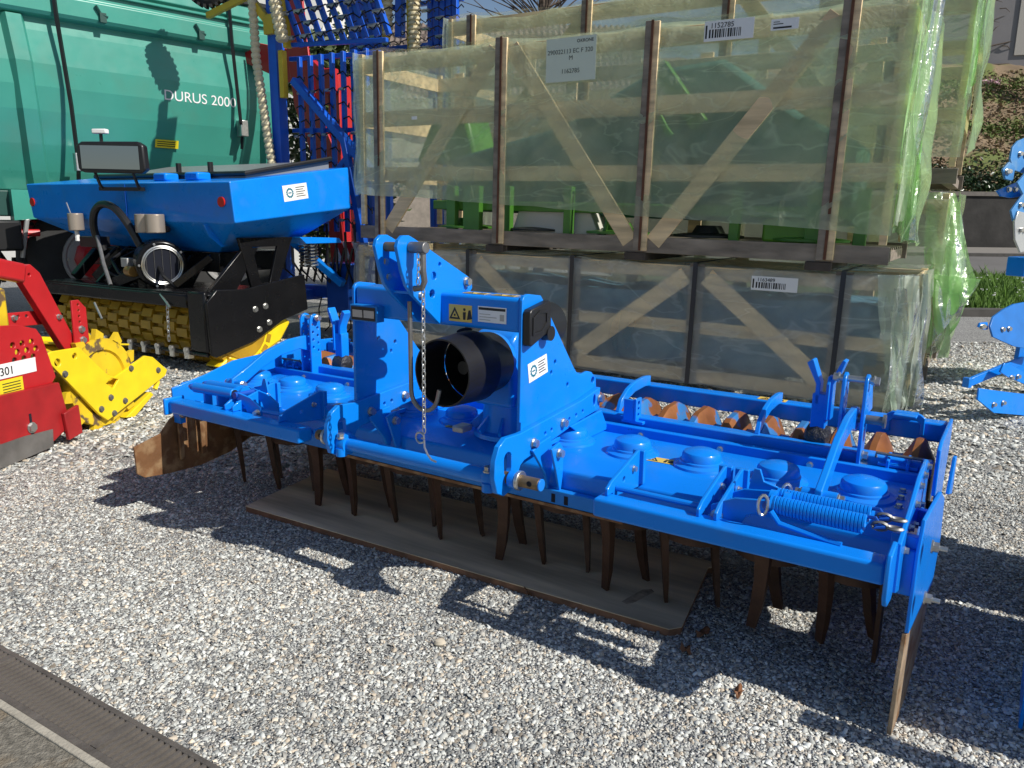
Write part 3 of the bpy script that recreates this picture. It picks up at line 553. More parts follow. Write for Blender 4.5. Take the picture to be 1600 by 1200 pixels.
pin = MB().cyl((-1.586, -.570, 1.487), (-1.508, -.570, 1.487), .022, n=16).build('pin_head', GREYM, ph, 0.003)
MB().tube([(-1.525, -.570, 1.487), (-1.525, -.570, 1.40), (-1.523, -.565, 1.36), (-1.535, -.565, 1.335), (-1.57, -.57, 1.33)], .0125, 10).build('handle', GREYM, pin)
bolt(ph, (-1.587, -.215, 1.335), (1, 0, 0)); bolt(ph, (-1.587, -.515, 1.30), (1, 0, 0), BOLTS)
def chain(pts, pitch, r, w):
    mb = MB(); P = [Vector(p) for p in pts]; k = 0
    for a, b in zip(P, P[1:]):
        n_ = max(1, int((b-a).length/pitch)); d = (b-a).normalized(); x, y, _ = frame_of(d)
        for i in range(n_):
            c = a+d*((i+.5)*(b-a).length/n_); s_ = x if k % 2 else y; k += 1
            mb.tube([c+d*math.cos(t_)*pitch*.72+s_*math.sin(t_)*w for t_ in [2*math.pi*j/10 for j in range(10)]], r, 4, closed=True)
    return mb
chain([(-1.535, -.585, 1.465), (-1.53, -.59, 1.40), (-1.545, -.58, 1.345)], .020, .0028, .0075).build('chain', STEEL, ph)
chain([(-1.53, -.565, 1.33), (-1.535, -.565, .76)], .0225, .0028, .0075).build('chain', STEEL, ph)
MB().tube([(-1.548, -.565, .735)]+[(-1.556+.022*math.cos(t_), -.565, .735+.022*math.sin(t_)) for t_ in [i*.5 for i in range(13)]]+[(-1.53, -.57, .70), (-1.51, -.575, .675), (-1.495, -.57, .655), (-1.47, -.57, .65)], .0042, 6).build('linch_pin', STEEL, ph)
J = [(-1.655, -.50, 1.27), (-1.655, -.50, 1.0), (-1.655, -.50, .93)]+[(-1.585-.07*math.cos(t_), -.50, .905-.075*math.sin(t_)) for t_ in [i*math.pi/10 for i in range(10)]]+[(-1.507, -.50, .925)]
MB().tube(J, .0095, 10).build('hose_hook', GREYM, ph)
# name plate and print
npl = B((-2.06, -.43, 1.155), (-1.90, -.3855, 1.225)).build('plate_holder', BLUED, ph, 0.002)
s_ = sheet('type_plate', ph, (-2.05, -.431, 1.160), (1, 0, 0), (0, -1, 0), .14, .058, INK); marks('plate_fields', s_, [(.008, .012, .066, .044), (.074, .012, .134, .044)], SILV)
warn_decal(ph, (-1.545, -.3855, 1.190), (1, 0, 0), (0, -1, 0), .115, .068)
s_ = sheet('data_sticker', ph, (-1.40, -.3855, 1.198), (1, 0, 0), (0, -1, 0), .135, .062, WHITE); marks('heading_bar', s_, [(.004, .048, .131, .058)], INK); marks('print_lines', s_, [(.008, .008+.011*i, .06+.03*(i % 2), .011+.011*i) for i in range(3)]+[(.105, .01, .125, .035)], SILV)
warn_decal(ph, (-1.50, -.36, 1.3025), (1, 0, 0), (0, 0, 1), .11, .05); warn_decal(ph, (-1.36, -.36, 1.3025), (1, 0, 0), (0, 0, 1), .11, .05)
dealer_sticker(ph, (-1.1895, -.335, .965), (0, .96, .16), (1, 0, 0), .145, .078)
warn_decal(ph, (-.82, -.03, .6385), (.97, .05, 0), (0, 0, 1), .125, .06); warn_decal(ph, (-2.53, -.11, .6385), (1, .05, 0), (0, 0, 1), .12, .055)
warn_decal(ph, (-1.80, -.10, .6385), (1, .05, 0), (0, 0, 1), .12, .05)
# black document holder on the tower wall
bx = MB().prism([(-.388, 1.125), (-.375, 1.118), (-.235, 1.165), (-.228, 1.18), (-.232, 1.278), (-.245, 1.285), (-.375, 1.262), (-.388, 1.25)], -1.1895, -1.155, 'yz').build('document_box', BLACK, ph, 0.005)
MB().prism([(-.37, 1.16), (-.30, 1.165), (-.26, 1.20), (-.26, 1.25), (-.32, 1.255), (-.37, 1.23)], -1.1545, -1.151, 'yz', holes=[[(-.36, 1.17), (-.305, 1.175), (-.27, 1.205), (-.27, 1.24), (-.32, 1.245), (-.36, 1.222)]]).build('embossed_ring', BLACK, bx)
MB().cyl((-1.185, -.235, 1.155), (-1.150, -.235, 1.155), .030, n=16).build('lid_knob', BLACK, bx)
# gearbox and shaft guards
gb = MB().prism([(-.15, .79), (-.15, 1.08), (-.11, 1.12), (.12, 1.12), (.16, 1.08), (.16, .79)], -1.60, -1.39, 'yz').build('gearbox', BLUE, ph, 0.02, seg=3)
MB().lathe([(.17, 0), (.17, .02), (.145, .03), (.13, .07), (.12, .15), (.125, .16)], (-1.495, 0, .637), (0, 0, 1), 24).build('gearbox_base', BLUE, gb)
for k in range(10):
    a = k*.628; MB().bar((-1.495+.10*math.cos(a), .10*math.sin(a), .72), (-1.495+.165*math.cos(a), .165*math.sin(a), .66), .012, .06).build('rib', BLUE, gb)
B((-1.68, -.20, .655), (-1.62, -.12, .685)).build('lug', SILV, gb, 0.008)
B((-1.62, -.12, .80), (-1.37, -.09, .83)).build('flange', BLUE, gb, 0.004)
MB().cyl((-1.495, -.17, 1.0), (-1.495, -.14, 1.0), .12, n=24).build('flange', BLUE, gb)
def ring_tube(y0, y1, ra, rb, c, mat, name, parent, th=.006, n=36, bulge=0):
    mb = MB(); prof = []
    for i in range(7): t_ = i/6; prof.append((y0+(y1-y0)*t_, ra+(rb-ra)*t_+bulge*math.sin(math.pi*t_)))
    vs = []; fs = []; ro = [(y, r_) for y, r_ in prof]+[(y, r_-th) for y, r_ in reversed(prof)]; m = len(ro)
    for y, r_ in ro: vs += [(c[0]+r_*math.cos(2*math.pi*k/n), y, c[1]+r_*math.sin(2*math.pi*k/n)) for k in range(n)]
    for i in range(m):
        j = (i+1) % m
        for k in range(n): l = (k+1) % n; fs.append((i*n+k, i*n+l, j*n+l, j*n+k))
    return mb.add(vs, fs).build(name, mat, parent)
sg = ring_tube(-.50, -.30, .138, .150, (-1.495, .995), BLACK, 'shaft_guard', ph)
ring_tube(-.30, -.17, .142, .128, (-1.495, .995), BLACK, 'guard_collar', sg)
MB().cyl((-1.495, -.36, .995), (-1.495, -.15, .995), .028, n=14).build('input_shaft', BLACK, sg)
MB().cyl((-1.495, -.19, .995), (-1.495, -.175, .995), .126, n=24).build('guard_back', BLACK, sg)
MB().lathe([(.030, 0), (.034, .006), (.020, .010)], (-1.53, -.30, 1.135), (0, -.25, 1), 14).build('guard_hole', HOLE, sg)
MB().prism(circ(-1.56, 1.02, .028, 14, .045), -.200, -.192, 'xz').build('window', SILV, sg)
ring_tube(.0, .16, .105, .098, (-1.40, 1.135), BLACK, 'rear_guard', ph)
MB().cyl((-1.40, .02, 1.135), (-1.40, .03, 1.135), .095, n=22).build('rear_guard_plate', BLACK, ph)
# lower link bar
MB().cyl((-2.03, -.515, .618), (-1.215, -.515, .618), .031, n=20).build('lower_link_bar', BLUE, ph)
for u, s_ in ((-1.235, 1), (-2.025, -1)):
    MB().lathe([(.045, 0), (.052, .02), (.045, .05)], (u-.025, -.515, .618), (1, 0, 0), 18).build('clamp', BLUE, ph)
    MB().cyl((u, -.545, .57), (u, -.545, .605), .026, n=14).build('clamp_boss', BLUE, ph); bolt(ph, (u, -.545, .648), (0, 0, 1), BOLT, 'cap_nut')
for a, b, s_ in ((-1.165, -1.02, 1), (-2.09, -2.20, -1)):
    lp = MB().cyl((a-.02*s_, -.515, .63), (b, -.515, .63), .0235, n=18).build('lower_link_pin', PINB, ph, 0.003)
    MB().cyl((a+.015*s_, -.515, .63), (a+.045*s_, -.515, .63), .036, n=18).build('collar', BLUE, lp, 0.003)
    MB().cyl((a+.046*s_, -.515, .63), (a+.062*s_, -.515, .63), .038, n=18).build('washer', STEEL, lp, 0.003)
    if s_ > 0: MB().cyl((b, -.515, .63), (b+.007, -.515, .63), .024, n=18).build('paint_tip', BLUE, lp, 0.002)
    MB().cyl((b-.035*s_, -.5392, .634), (b-.035*s_, -.5375, .634), .011, n=12).build('cross_hole', HOLE, lp)

# roller frame and packer roller
rb = B((-3.49, .765, .690), (.195, .845, .772)).build('rear_beam', BLUE, ph, 0.008, seg=3)
warn_decal(rb, (-.60, .775, .7725), (1, 0, 0), (0, 0, 1), .13, .055)
B((-3.47, .365, .642), (.185, .435, .704)).build('frame_bar', BLUE, ph, 0.007)
B((-3.47, .296, .600), (.170, .330, .672)).build('trough_flange', BLUE, ph, 0.005)
B((-3.47, .331, .640), (.170, .352, .655)).build('flange_lip', BLUE, ph, 0.003)
for k in range(9): bolt(ph, (-3.2+.37*k, .296, .640), (0, -1, 0), BOLTS)
ringm = MB().lathe([(.235, -.058), (.25, -.050), (.305, -.022), (.318, -.012), (.318, .012), (.305, .022), (.25, .050), (.235, .058)], (0, 0, 0), (1, 0, 0), 16).mesh('roller_ring', RING)
core = MB().cyl((-3.44, .60, .42), (.165, .60, .42), .238, n=26).build('roller_tube', BLUEW, ph)
for i in range(24):
    o = link('roller_ring', ringm, ph, loc=(.115-.1525*i, .60, .42)); o.rotation_euler = (i*.37, 0, 0)
scr = MB().mesh
scm = B((-.035, .352, .46), (.035, .42, .50)).mesh('scraper', TINE)
for i in range(23): link('scraper', scm, ph, loc=(.04-.1525*i, .01, 0))
for u in (-1.16, -.50, -2.14, -2.80):
    pts = [(.40, .705), (.43, .76), (.50, .80), (.58, .822), (.70, .828), (.765, .822)]
    poly = pts+[(v, z-.052) for v, z in reversed(pts[1:])]+[(.42, .68)]
    MB().prism(poly, u, u+.02, 'yz').build('arched_stay', BLUE, ph, 0.003)
hb = B((-1.10, .34, .675), (-.99, .395, .69)).build('sensor_bracket', BLUE, ph, 0.003)
B((-1.085, .33, .69), (-1.035, .345, .79)).build('upright', BLUE, hb, 0.002); MB().prism([(.33, .69), (.33, .795), (.39, .795), (.39, .69)], -1.034, -1.022, 'yz', holes=[circ(.36, .772, .012, 10), [(.35, .74), (.37, .74), (.37, .752), (.35, .752)], [(.35, .712), (.37, .712), (.37, .724), (.35, .724)]]).build('slotted_cheek', BLUE, hb, 0.002)
# everything that stands at both ends: mirrored in u
def mu(u, e): return u if e > 0 else -3.30-u
for e in (1, -1):
    m = lambda *p: (mu(p[0], e), p[1], p[2])
    def pr(poly, u0, u1, name, mat=BLUE, par=ph, bev=.003, holes=()): 
        a, b = sorted((mu(u0, e), mu(u1, e))); return MB().prism(poly, a, b, 'yz', holes=holes).build(name, mat, par, bev)
    # trough end plate with bolts
    pr([(-.41, .50), (-.41, .66), (-.20, .70), (.0, .755), (.20, .765), (.33, .72), (.34, .50), (.20, .43), (-.20, .43)], .166, .180, 'trough_end_plate')
    for v, z in ((-.30, .60), (-.20, .64), (-.10, .69), (.0, .725), (.10, .735), (.22, .735), (-.05, .60), (.12, .62)): bolt(ph, m(.180, v, z), (e, 0, 0), BOLTS)
    for u, v in ((.115, .16), (.125, -.02), (.12, .08)): bolt(ph, m(u, v, .638), (0, 0, 1), BOLTS)
    # roller side arm
    pr([(.30, .60), (.30, .78), (.36, .80), (.60, .795), (.845, .785), (.85, .70), (.72, .50), (.68, .36), (.55, .33), (.50, .42), (.42, .58)], .198, .212, 'roller_side_arm', bev=.004)
    MB().cyl(m(.172, .60, .42), m(.215, .60, .42), .06, n=16).build('roller_bearing', BLACK, ph)
    # lifting arm and perforated depth arms
    arm = [(-.235, .665), (-.20, .655), (-.165, .665), (-.02, .745), (.12, .80), (.26, .82), (.36, .79), (.385, .80), (.385, .885), (.33, .895), (.18, .885), (.02, .84), (-.12, .765), (-.225, .715)]
    la = pr(arm, -.115, -.090, 'lifting_arm', bev=.004)
    MB().cyl(m(-.16, -.195, .685), m(-.045, -.195, .685), .024, n=14).build('pivot', BLUE, la); bolt(ph, m(-.045, -.195, .685), (e, 0, 0)); bolt(ph, m(-.16, -.195, .685), (-e, 0, 0))
    hl = []
    for r_ in range(9): hl += [circ(.335 if r_ % 2 else .372, .80+r_*.023, .0085, 8)]
    parm = [(.315, .62), (.315, .99), (.33, 1.015), (.355, 1.025), (.38, 1.015), (.395, .99), (.395, .62)]
    for u in (-.155, -.075): pr(parm, u, u+.014, 'perforated_arm', holes=hl)
    MB().cyl(m(-.175, .355, 1.0), m(-.045, .355, 1.0), .013, n=12).build('arm_bolt', STEEL, ph); bolt(ph, m(-.048, .355, 1.0), (e, 0, 0)); bolt(ph, m(-.172, .355, 1.0), (-e, 0, 0))
    MB().cyl(m(-.10, .36, .845), m(.01, .36, .845), .018, n=12).build('stop_pin', GREYM, ph, .003); MB().cyl(m(.0, .36, .845), m(.01, .36, .845), .028, n=12).build('stop_washer', GREYM, ph)
    bolt(ph, m(-.061, .35, .70), (e, 0, 0)); bolt(ph, m(-.061, .35, .66), (e, 0, 0))
    # depth lever: square sleeve with two flared fingers
    a, b = sorted((mu(-.285, e), mu(-.225, e))); sv = B((a, .44, .70), (b, .50, .905)).build('lever_sleeve', BLUE, ph, .005)
    for poly in ([(-.275, .86), (-.275, .945), (-.318, 1.03), (-.300, 1.045), (-.292, 1.045), (-.257, .95), (-.257, .86)], [(-.222, .80), (-.222, .955), (-.196, 1.02), (-.180, 1.055), (-.166, 1.05), (-.182, 1.0), (-.207, .95), (-.207, .80)]):
        MB().prism([(mu(x, e), z) for x, z in poly], .440, .498, 'xz').build('lever_finger', BLUE, sv, .003)
    pr([(.43, .80), (.43, .95), (.455, .98), (.50, .98), (.52, .95), (.52, .80), (.49, .79), (.485, .87), (.465, .87), (.46, .79)], -.232, -.218, 'lever_fork', par=sv)
    # black clamp lump round the sleeve
    MB().lathe([(.03, 0), (.052, .012), (.060, .05), (.052, .09), (.03, .10)], m(-.305, .47, .715), (e, 0, 0), 12).build('grease_clamp', pbr('greasy_black', (0.02, 0.022, 0.028), 0.45, var=0.5, vscale=40, bump=1.0, bscale=60), ph)
    # bracket on the rear beam
    a, b = sorted((mu(-.035, e), mu(.115, e))); MB().prism([(a, .715), (a, .79), (a+.02, .805), (b-.02, .805), (b, .79), (b, .715), (b-.016, .715), (b-.016, .76), (b-.03, .775), (a+.03, .775), (a+.016, .76), (a+.016, .715)], .745, .763, 'xz').build('beam_bracket', BLUE, ph, .003); B((a+.03, .70, .792), (b-.03, .80, .803)).build('beam_bracket_top', BLUE, ph, .003)
    pr([(.70, .78), (.76, .90), (.80, .90), (.86, .78)], -.12, -.108, 'beam_fin')
    a, b = sorted((mu(.0, e), mu(.14, e))); B((a, .34, .672), (b, .45, .684)).build('latch_plate', BLUE, ph, .002)
    for u in (.03, .10): pr([(.33, .66), (.33, .70), (.39, .72), (.43, .70), (.43, .684), (.36, .684)], u, u+.012, 'latch_ear')
    MB().tube([m(-.01, .36, .70), m(-.01, .35, .72), m(.15, .35, .72), m(.15, .38, .70)], .006, 6).build('latch_wire', GREYM, ph)
# springs: open coil at the near end, covered at the far end
for v, dv in ((-.405, -.008), (-.322, -.004)):
    helix((-.215, v, .700), (.075, v+dv, .700), .0265, 27, .0062, 12).build('coil_spring', BLUE, ph)
    MB().tube([(.07, v+.02, .715), (.10, v+.01, .72), (.115, v, .705), (.10, v-.008, .695), (.13, v, .70)], .006, 6).build('spring_hook', BLUEB, ph)
    chain([(.095, v, .70), (.175, v+.01, .70)], .030, .0055, .012).build('chain_link', GREYM, ph)
    cv = MB().cyl((-3.245, v-.01, .695), (-2.93, v, .700), .027, n=18).build('spring_cover', BLUE, ph, .004)
    MB().lathe([(.012, 0), (.02, .01), (.012, .035)], (-3.255, v-.01, .695), (-1, 0, 0), 10).build('cover_tip', BLUEB, cv); MB().cyl((-2.9295, v, .700), (-2.928, v, .700), .021, n=14).build('cover_opening', HOLE, cv)
# crank levers between bars and springs
lev = [(-.46, .60), (-.46, .655), (-.42, .69), (-.36, .712), (-.30, .715), (-.285, .70), (-.32, .68), (-.37, .65), (-.40, .60)]
for u0, s_ in ((-.215, 1), (-2.90, -1)):
    for k in (0, .045):
        u = u0+k*s_; hub_ = MB().cyl((u-.008, -.365, .70), (u+.008, -.365, .70), .035, n=14).build('crank_boss', BLUE, ph)
    w = .22*s_; pl_ = [(u0-w*.85, -.44, .60), (u0-w*.85, -.44, .66), (u0-w*.5, -.44, .70), (u0, -.44, .715), (u0+.02*s_, -.44, .69), (u0-w*.3, -.44, .65), (u0-w*.4, -.44, .60)]
    for v in (-.42, -.315):
        MB().prism([(p[0], p[2]) for p in pl_], v, v+.012, 'xz').build('crank_lever', BLUE, ph, .002)
    MB().cyl((u0, -.43, .70), (u0, -.29, .70), .017, n=12).build('crank_pin', BLUEB, ph)
    MB().prism([(u0-.10*s_, .70), (u0-.085*s_, .775), (u0-.065*s_, .775), (u0-.05*s_, .735), (u0+.01*s_, .72), (u0, .70)], -.30, -.288, 'xz').build('crank_horn', BLUE, ph, .002)
    bolt(ph, (u0-w*.75, -.4205, .628), (0, -1, 0))
for x, v in ((-.225, -.445), (-.19, -.29)):
    MB().tube([(x+.026*math.cos(t_)*.5, v+.01*math.cos(t_), .705+.034*math.sin(t_)) for t_ in [2*math.pi*i/14 for i in range(14)]], .0055, 6, closed=True).build('lynch_ring', STEEL, ph)
MB().tube([(-.20, -.44, .69), (-.17, -.44, .655), (-.02, -.44, .632), (.02, -.445, .630)], .0095, 6).build('stay_rod', BLUE, ph)
for u in (-3.16, -3.05): MB().prism([(-.43, .60), (-.43, .70), (-.36, .66), (-.36, .60)], u, u+.014, 'yz').build('stay_fin', BLUE, ph, .002)
# side deflector plates
sd = MB().prism([(-.33, .34), (-.315, .60), (-.27, .70), (.02, .71), (.12, .66), (.16, .50), (.10, .34)], .238, .250, 'yz').build('side_plate', BLUE, ph, .003)
MB().prism([(-.385, .010), (-.365, .20), (-.331, .338), (.10, .338), (.02, .16), (-.18, .03)], .232, .246, 'yz').build('worn_blade', WORN, sd, .002)
o = B((.19, -.30, .45), (.237, -.27, .60)).build('plate_hinge', BLUE, sd, .003)
for v, z in ((-.27, .62), (-.30, .46)):
    bolt(ph, (.25, v, z), (1, 0, 0)); MB().cyl((.25, v, z), (.295, v, z), .008, n=8).build('bolt_thread', STEEL, ph)
B((.16, -.28, .60), (.238, -.25, .64)).build('plate_hinge', BLUE, sd, .003); B((.18, .05, .56), (.238, .08, .62)).build('plate_hinge', BLUE, sd, .003)
MB().prism([(.10, .68), (.16, .80), (.185, .80), (.18, .66)], .252, .264, 'yz').build('side_flap', BLUE, sd, .003)
B((.10, -.06, .06), (.115, .02, .44)).build('inner_blade', TINE, ph)
ld = MB().prism([(-.685, .395), (-.68, .245), (-.64, .215), (-.50, .20), (-.30, .195), (-.10, .225), (.06, .285), (.16, .36), (.16, .56), (-.36, .56), (-.47, .50), (-.53, .435)], -3.43, -3.418, 'yz', holes=[[(-.22+.03*math.cos(t_), .475+.012*math.sin(t_)) for t_ in [i*.785 for i in range(8)]]]).build('side_plate', RUST, ph, .002)
for v in (-.445, -.31):
    B((-3.417, v, .48), (-3.36, v+.035, .58)).build('plate_bracket', BLUE, ld, .003); bolt(ph, (-3.36, v+.018, .53), (1, 0, 0))
    B((-3.40, v+.002, .27), (-3.385, v+.03, .48)).build('guide_rod', RUST, ld, .003)
TW_ = Matrix.Translation((.245, .10, 0)) @ Matrix.Rotation(R(-3.6), 4, 'Z') @ Matrix.Translation((-.245, -.10, 0))
sd.matrix_local = TW_
# rest of the left end: raised corner plate
MB().prism([(-.36, .64), (-.33, .675), (.05, .70), (.20, .70), (.22, .64)], -3.50, -3.485, 'yz').build('corner_plate', BLUE, ph, .003)
# foot triangle gusset on the trough near the left bracket
MB().add([(-2.55, -.20, .585), (-2.42, -.20, .585), (-2.47, -.09, .64), (-2.49, -.20, .66)], [(0, 1, 3), (1, 2, 3), (0, 3, 2), (0, 2, 1)]).build('corner_gusset', BLUE, ph, smooth=False)
# ------------------------------------------------------------ crates (local x along the stack, y to the rear, z up)
CYAW, CT = R(31.5), R(0.95)
_u = Vector((math.cos(CYAW), -math.sin(CYAW), 0)); CVv = Vector((math.sin(CYAW), math.cos(CYAW), 0)); _z = Vector((0, 0, 1))
CUv = _u*math.cos(CT)-_z*math.sin(CT); CWv = _z*math.cos(CT)+_u*math.sin(CT)
CO = Vector((3.281, 6.318, 0)); CM = Matrix((CUv, CVv, CWv)).transposed().to_4x4()
def cthing(name, label, cat, u=0, v=0, w=0, group=None):
    o = thing(name, label, cat, group=group); m = CM.copy(); m.translation = CO+CUv*u+CVv*v+CWv*w; o.matrix_world = m; return o
def nz(x, y, z=0): return noise.noise(Vector((x, y, z)))
def film_front(u0, u1, ztop, zbot, y0, nu, nv, amp, seed):
    def f(a, b):
        u = u0+(u1-u0)*a; zb = zbot(u); zt = ztop(u); z = zb+(zt-zb)*b
        y = y0-.012-amp*(nz(u*1.1+seed, z*1.6, seed)*.6+.7*abs(nz(u*1.9+z*1.6, z*1.1-u*.5, seed+4))+.5*(1-abs(nz(u*2.8-z*1.9, z*2.2, seed+8)))**6)-amp*1.2*(1-b)**3*(.4+nz(u*2, seed))
        k = max(0, b-.90)/.10; y += .16*k*k*(.7+.6*nz(u*1.3, seed, 2)); z += .045*math.sin(math.pi*min(1, k))*(.5+nz(u*2.1, seed, 7))
        return (u, y, z+.01*nz(u*4, z, seed))
    return f
def ztopf(posts, zt, sag):
    def f(u):
        k = 1.0
        for a, b in zip(posts, posts[1:]):
            if a <= u <= b: t_ = (u-a)/(b-a); return zt-sag*4*t_*(1-t_)
        return zt-sag*.3
    return f
WG = 0.145
def crate(name, label, u0, u1, depth, zt, posts, mat_post, mat_rail, rails, diags, film, loc, filmend, zbot, sag=.08, strap=STRAP, post_out=True, amp=.03, base=True, endfold=.07, endbot=None, skip_top=False, seed=1, topfilm=FILMT):
    c = cthing(name, label, 'crate', *loc, group='wrapped machine crates')
    for p in posts:
        y0 = -.045 if post_out else .012
        q = B((p-WG/2, y0, .015), (p, y0+.032, zt)).build('post', mat_post, c, .004)
        B((p+.001, y0+.006, .018), (p+WG*.45, y0+.036, zt-.006)).build('post_board', mat_rail if post_out else mat_post, q, .004)
        if strap is not None: B((p-.012, y0-.006, .02), (p+.012, y0-.001, zt+.004)).build('steel_band', strap, q)
        B((p-WG/2, depth-.03, .015), (p+WG/2, depth, zt)).build('post', mat_rail, c, .004)
    for z0, z1 in rails:
        B((u0, .030, z0), (u1, .058, z1)).build('rail', mat_rail, c, .003); B((u0, depth-.062, z0), (u1, depth-.034, z1)).build('rail', mat_rail, c, .003)
        B((u1-.03, .06, z0), (u1, depth-.064, z1)).build('end_rail', mat_rail, c, .003); B((u0, .06, z0), (u0+.03, depth-.064, z1)).build('end_rail', mat_rail, c, .003)
    for (ua, za), (ub, zb) in diags: MB().bar((ua, .0, za), (ub, .0, zb), .026, .165, up=(0, 0, 1)).build('diagonal_brace', mat_rail, c, .003)
    if base:
        for y in (-.010, depth-.03): B((u0, y, .0), (u1+.03, y+.038, .15)).build('base_board', WOODG, c, .004)
        for u in (u1-.06, (u0+u1)/2, u0+.03): B((u-.05, .03, .005), (u+.05, depth-.032, .10)).build('cross_bearer', WOODG, c, .004)
        for k in range(9):
            y = .06+k*(depth-.16)/8; B((u0+.02, y, .101), (u1-.02, y+.09, .122)).build('floor_plank', WOODG, c)
    for y in (.0, depth-.05):
        for u in (u0, u1-.06): B((u, y+.005, .16), (u+.06, y+.05, zt-.01)).build('corner_post', mat_rail, c, .003)
    # film: front, top and end sheets
    T = ztopf(posts, zt+.006, sag)
    MB().grid(film_front(u0-.02, u1+.03, T, zbot, -.004, 150, 44, amp, seed), 150, 44).build('film_front', film, c, recalc=False)
    if not skip_top:
        MB().grid(lambda a, b: (u0-.02+(u1-u0+.05)*a, -.02+(depth+.04)*b, T(u0-.02+(u1-u0+.05)*a)+.012+.05*nz(a*9+seed, b*4)), 90, 20).build('film_top', topfilm, c, recalc=False)
    eb = endbot or (lambda b: zbot(u1)-.05)
    def en(a, b):
        y = -.03+(depth+.05)*a; zb = eb(a)+.05*nz(a*7, seed); z = zb+(zt+.01-zb)*b
        x = u1+.035+endfold*(.55+.5*math.sin(a*9+1.7*nz(a*3, b*2.2, seed)+b*1.2)+.8*nz(a*4+b*2, b*3.2-a, seed+9))*(1.15-.55*b)
        return (x, y+.05*nz(a*5, b*5, seed+2), z)
    MB().grid(en, 64, 50).build('film_end', filmend, c, recalc=False)
    MB().grid(lambda a, b: (u0-.03-.05*(.5+nz(a*5, b*4, seed)), -.03+(depth+.05)*a, (zbot(u0)-.02)+(zt-zbot(u0)+.03)*b), 24, 24).build('film_far_end', film, c, recalc=False)
    return c
# lower front crate: clear film, dark straps
lowp = [-5.75, -4.43, -3.14, -1.85, -.56]
DARKB = pbr('dark_band', (0.022, 0.026, 0.035), 0.4)
c1 = crate('machine_crate', 'long low crate in clear film at the bottom of the front stack', -6.08, -.03, 1.55, 1.165, lowp, WOODG, WOODY, [(.03, .16), (.50, .62), (1.02, 1.14)],
      [((-5.65, .2), (-4.55, 1.05)), ((-4.33, 1.05), (-3.25, .2)), ((-3.05, .2), (-1.95, 1.05)), ((-1.75, 1.05), (-.66, .2))], FILMC, (0, 0, 0.01), FILMCE, lambda u: .02+.04*nz(u*2, 0), sag=.02, strap=None, post_out=False, amp=.025, base=False, endfold=.05, endbot=lambda a: .03, seed=3, topfilm=FILMCT)
for p in lowp: B((p-.021, -.052, .03), (p+.021, -.046, 1.17)).build('strap', DARKB, c1); B((p-.021, -.045, 1.172), (p+.021, 1.5, 1.178)).build('strap', DARKB, c1)
for u in (-5.6, -3.0, -.4): B((u-.07, .0, -.10), (u+.07, 1.5, .0)).build('skid', WOODG, c1)
bar_label(c1, (-1.32, -.062, .965), (1, 0, 0), (0, -1, 0), .40, .125, '1163489')
# its load: long dark folded machine
def load(name, label, u0, u1, z0, z1, d, loc, tarp, rr):
    t_ = cthing(name, label, 'mower', *loc)
    def tp(a, b):
        u = u0+(u1-u0)*a; s = b*3.0
        y, z = (0, z0+(z1-z0)*s) if s < 1 else ((s-1)*d, z1) if s < 2 else (d, z1-(z1-z0)*(s-2))
        return (u, .22+y+.05*nz(u*1.7, s*2, rr), z+.07*nz(u*.8, rr)+.04*nz(u*3, s*2, rr+1))
    MB().grid(tp, 60, 30).build('protective_cloth', tarp, t_, recalc=False); return t_
load('packed_mower', 'machine under dark cloth inside the lower front crate', -5.9, -.35, .16, .86, 1.0, (0, 0, 0.01), pbr('cloth_bluegrey', (0.10, 0.24, 0.33), 0.6, var=0.3, vscale=2), 2)
# upper front crate: green film
upp = [-5.70, -4.05, -2.42, -.73]
c2 = crate('machine_crate', 'tall wooden crate in green film on top of the front stack', -6.03, -.27, 1.55, 2.08, upp, WOODG, WOODY, [(.67, .82), (1.27, 1.44), (1.86, 2.02)],
      [((-5.60, .12), (-4.15, 1.98)), ((-3.95, 1.98), (-2.54, .10)), ((-2.30, .10), (-.84, 1.98))], FILMG, (0, 0, 1.25), FILMGE, lambda u: .245-.048*(u+.27)+.02*nz(u*1.5, 5), sag=.03, seed=11, endfold=.11, endbot=lambda a: .20-.05*a, amp=.04)
for u in (-4.05, -2.42, -.73): B((u-.16, -.03, -.075), (u+.06, 1.5, -.002)).build('skid', pbr('wood_dark', (0.07, 0.055, 0.045), 0.85, var=0.3), c2, .004)
pa = sheet('shipping_paper', c2, (-3.50, -.075, 1.60), (1, 0, 0.01), (0, -1, 0), .54, .40, pbr('paper_under_film', (0.62, 0.68, 0.58), 0.6)); TXT = pbr('print_grey', (0.10, 0.12, 0.10), 0.6)
words('print', pa, '290022113 EC F 320', .058, TXT, .015, .255); words('print', pa, 'M', .058, TXT, .25, .195); words('print', pa, '1162785', .058, TXT, .17, .075); words('print', pa, 'KRONE', .042, INK, .37, .345)
MB().prism(circ(.35, .36, .016, 10), .001, .0025, 'xy', holes=[circ(.35, .36, .010, 10)]).build('logo', INK, pa)
bar_label(c2, (-1.92, -.085, 1.845), (1, 0, .0), (0, -1, 0), .43, .165, '1152785')
sl_ = sheet('small_label', c2, (-1.35, -.085, 1.885), (1, 0, 0), (0, -1, 0), .225, .088, WHITE); marks('print_lines', sl_, [(.02, .012, .17, .026), (.02, .045, .10, .052), (.02, .062, .07, .068)], INK)
sl_ = sheet('tiny_label', c2, (-5.20, -.06, 1.32), (1, 0, 0), (0, -1, 0), .075, .035, WHITE)
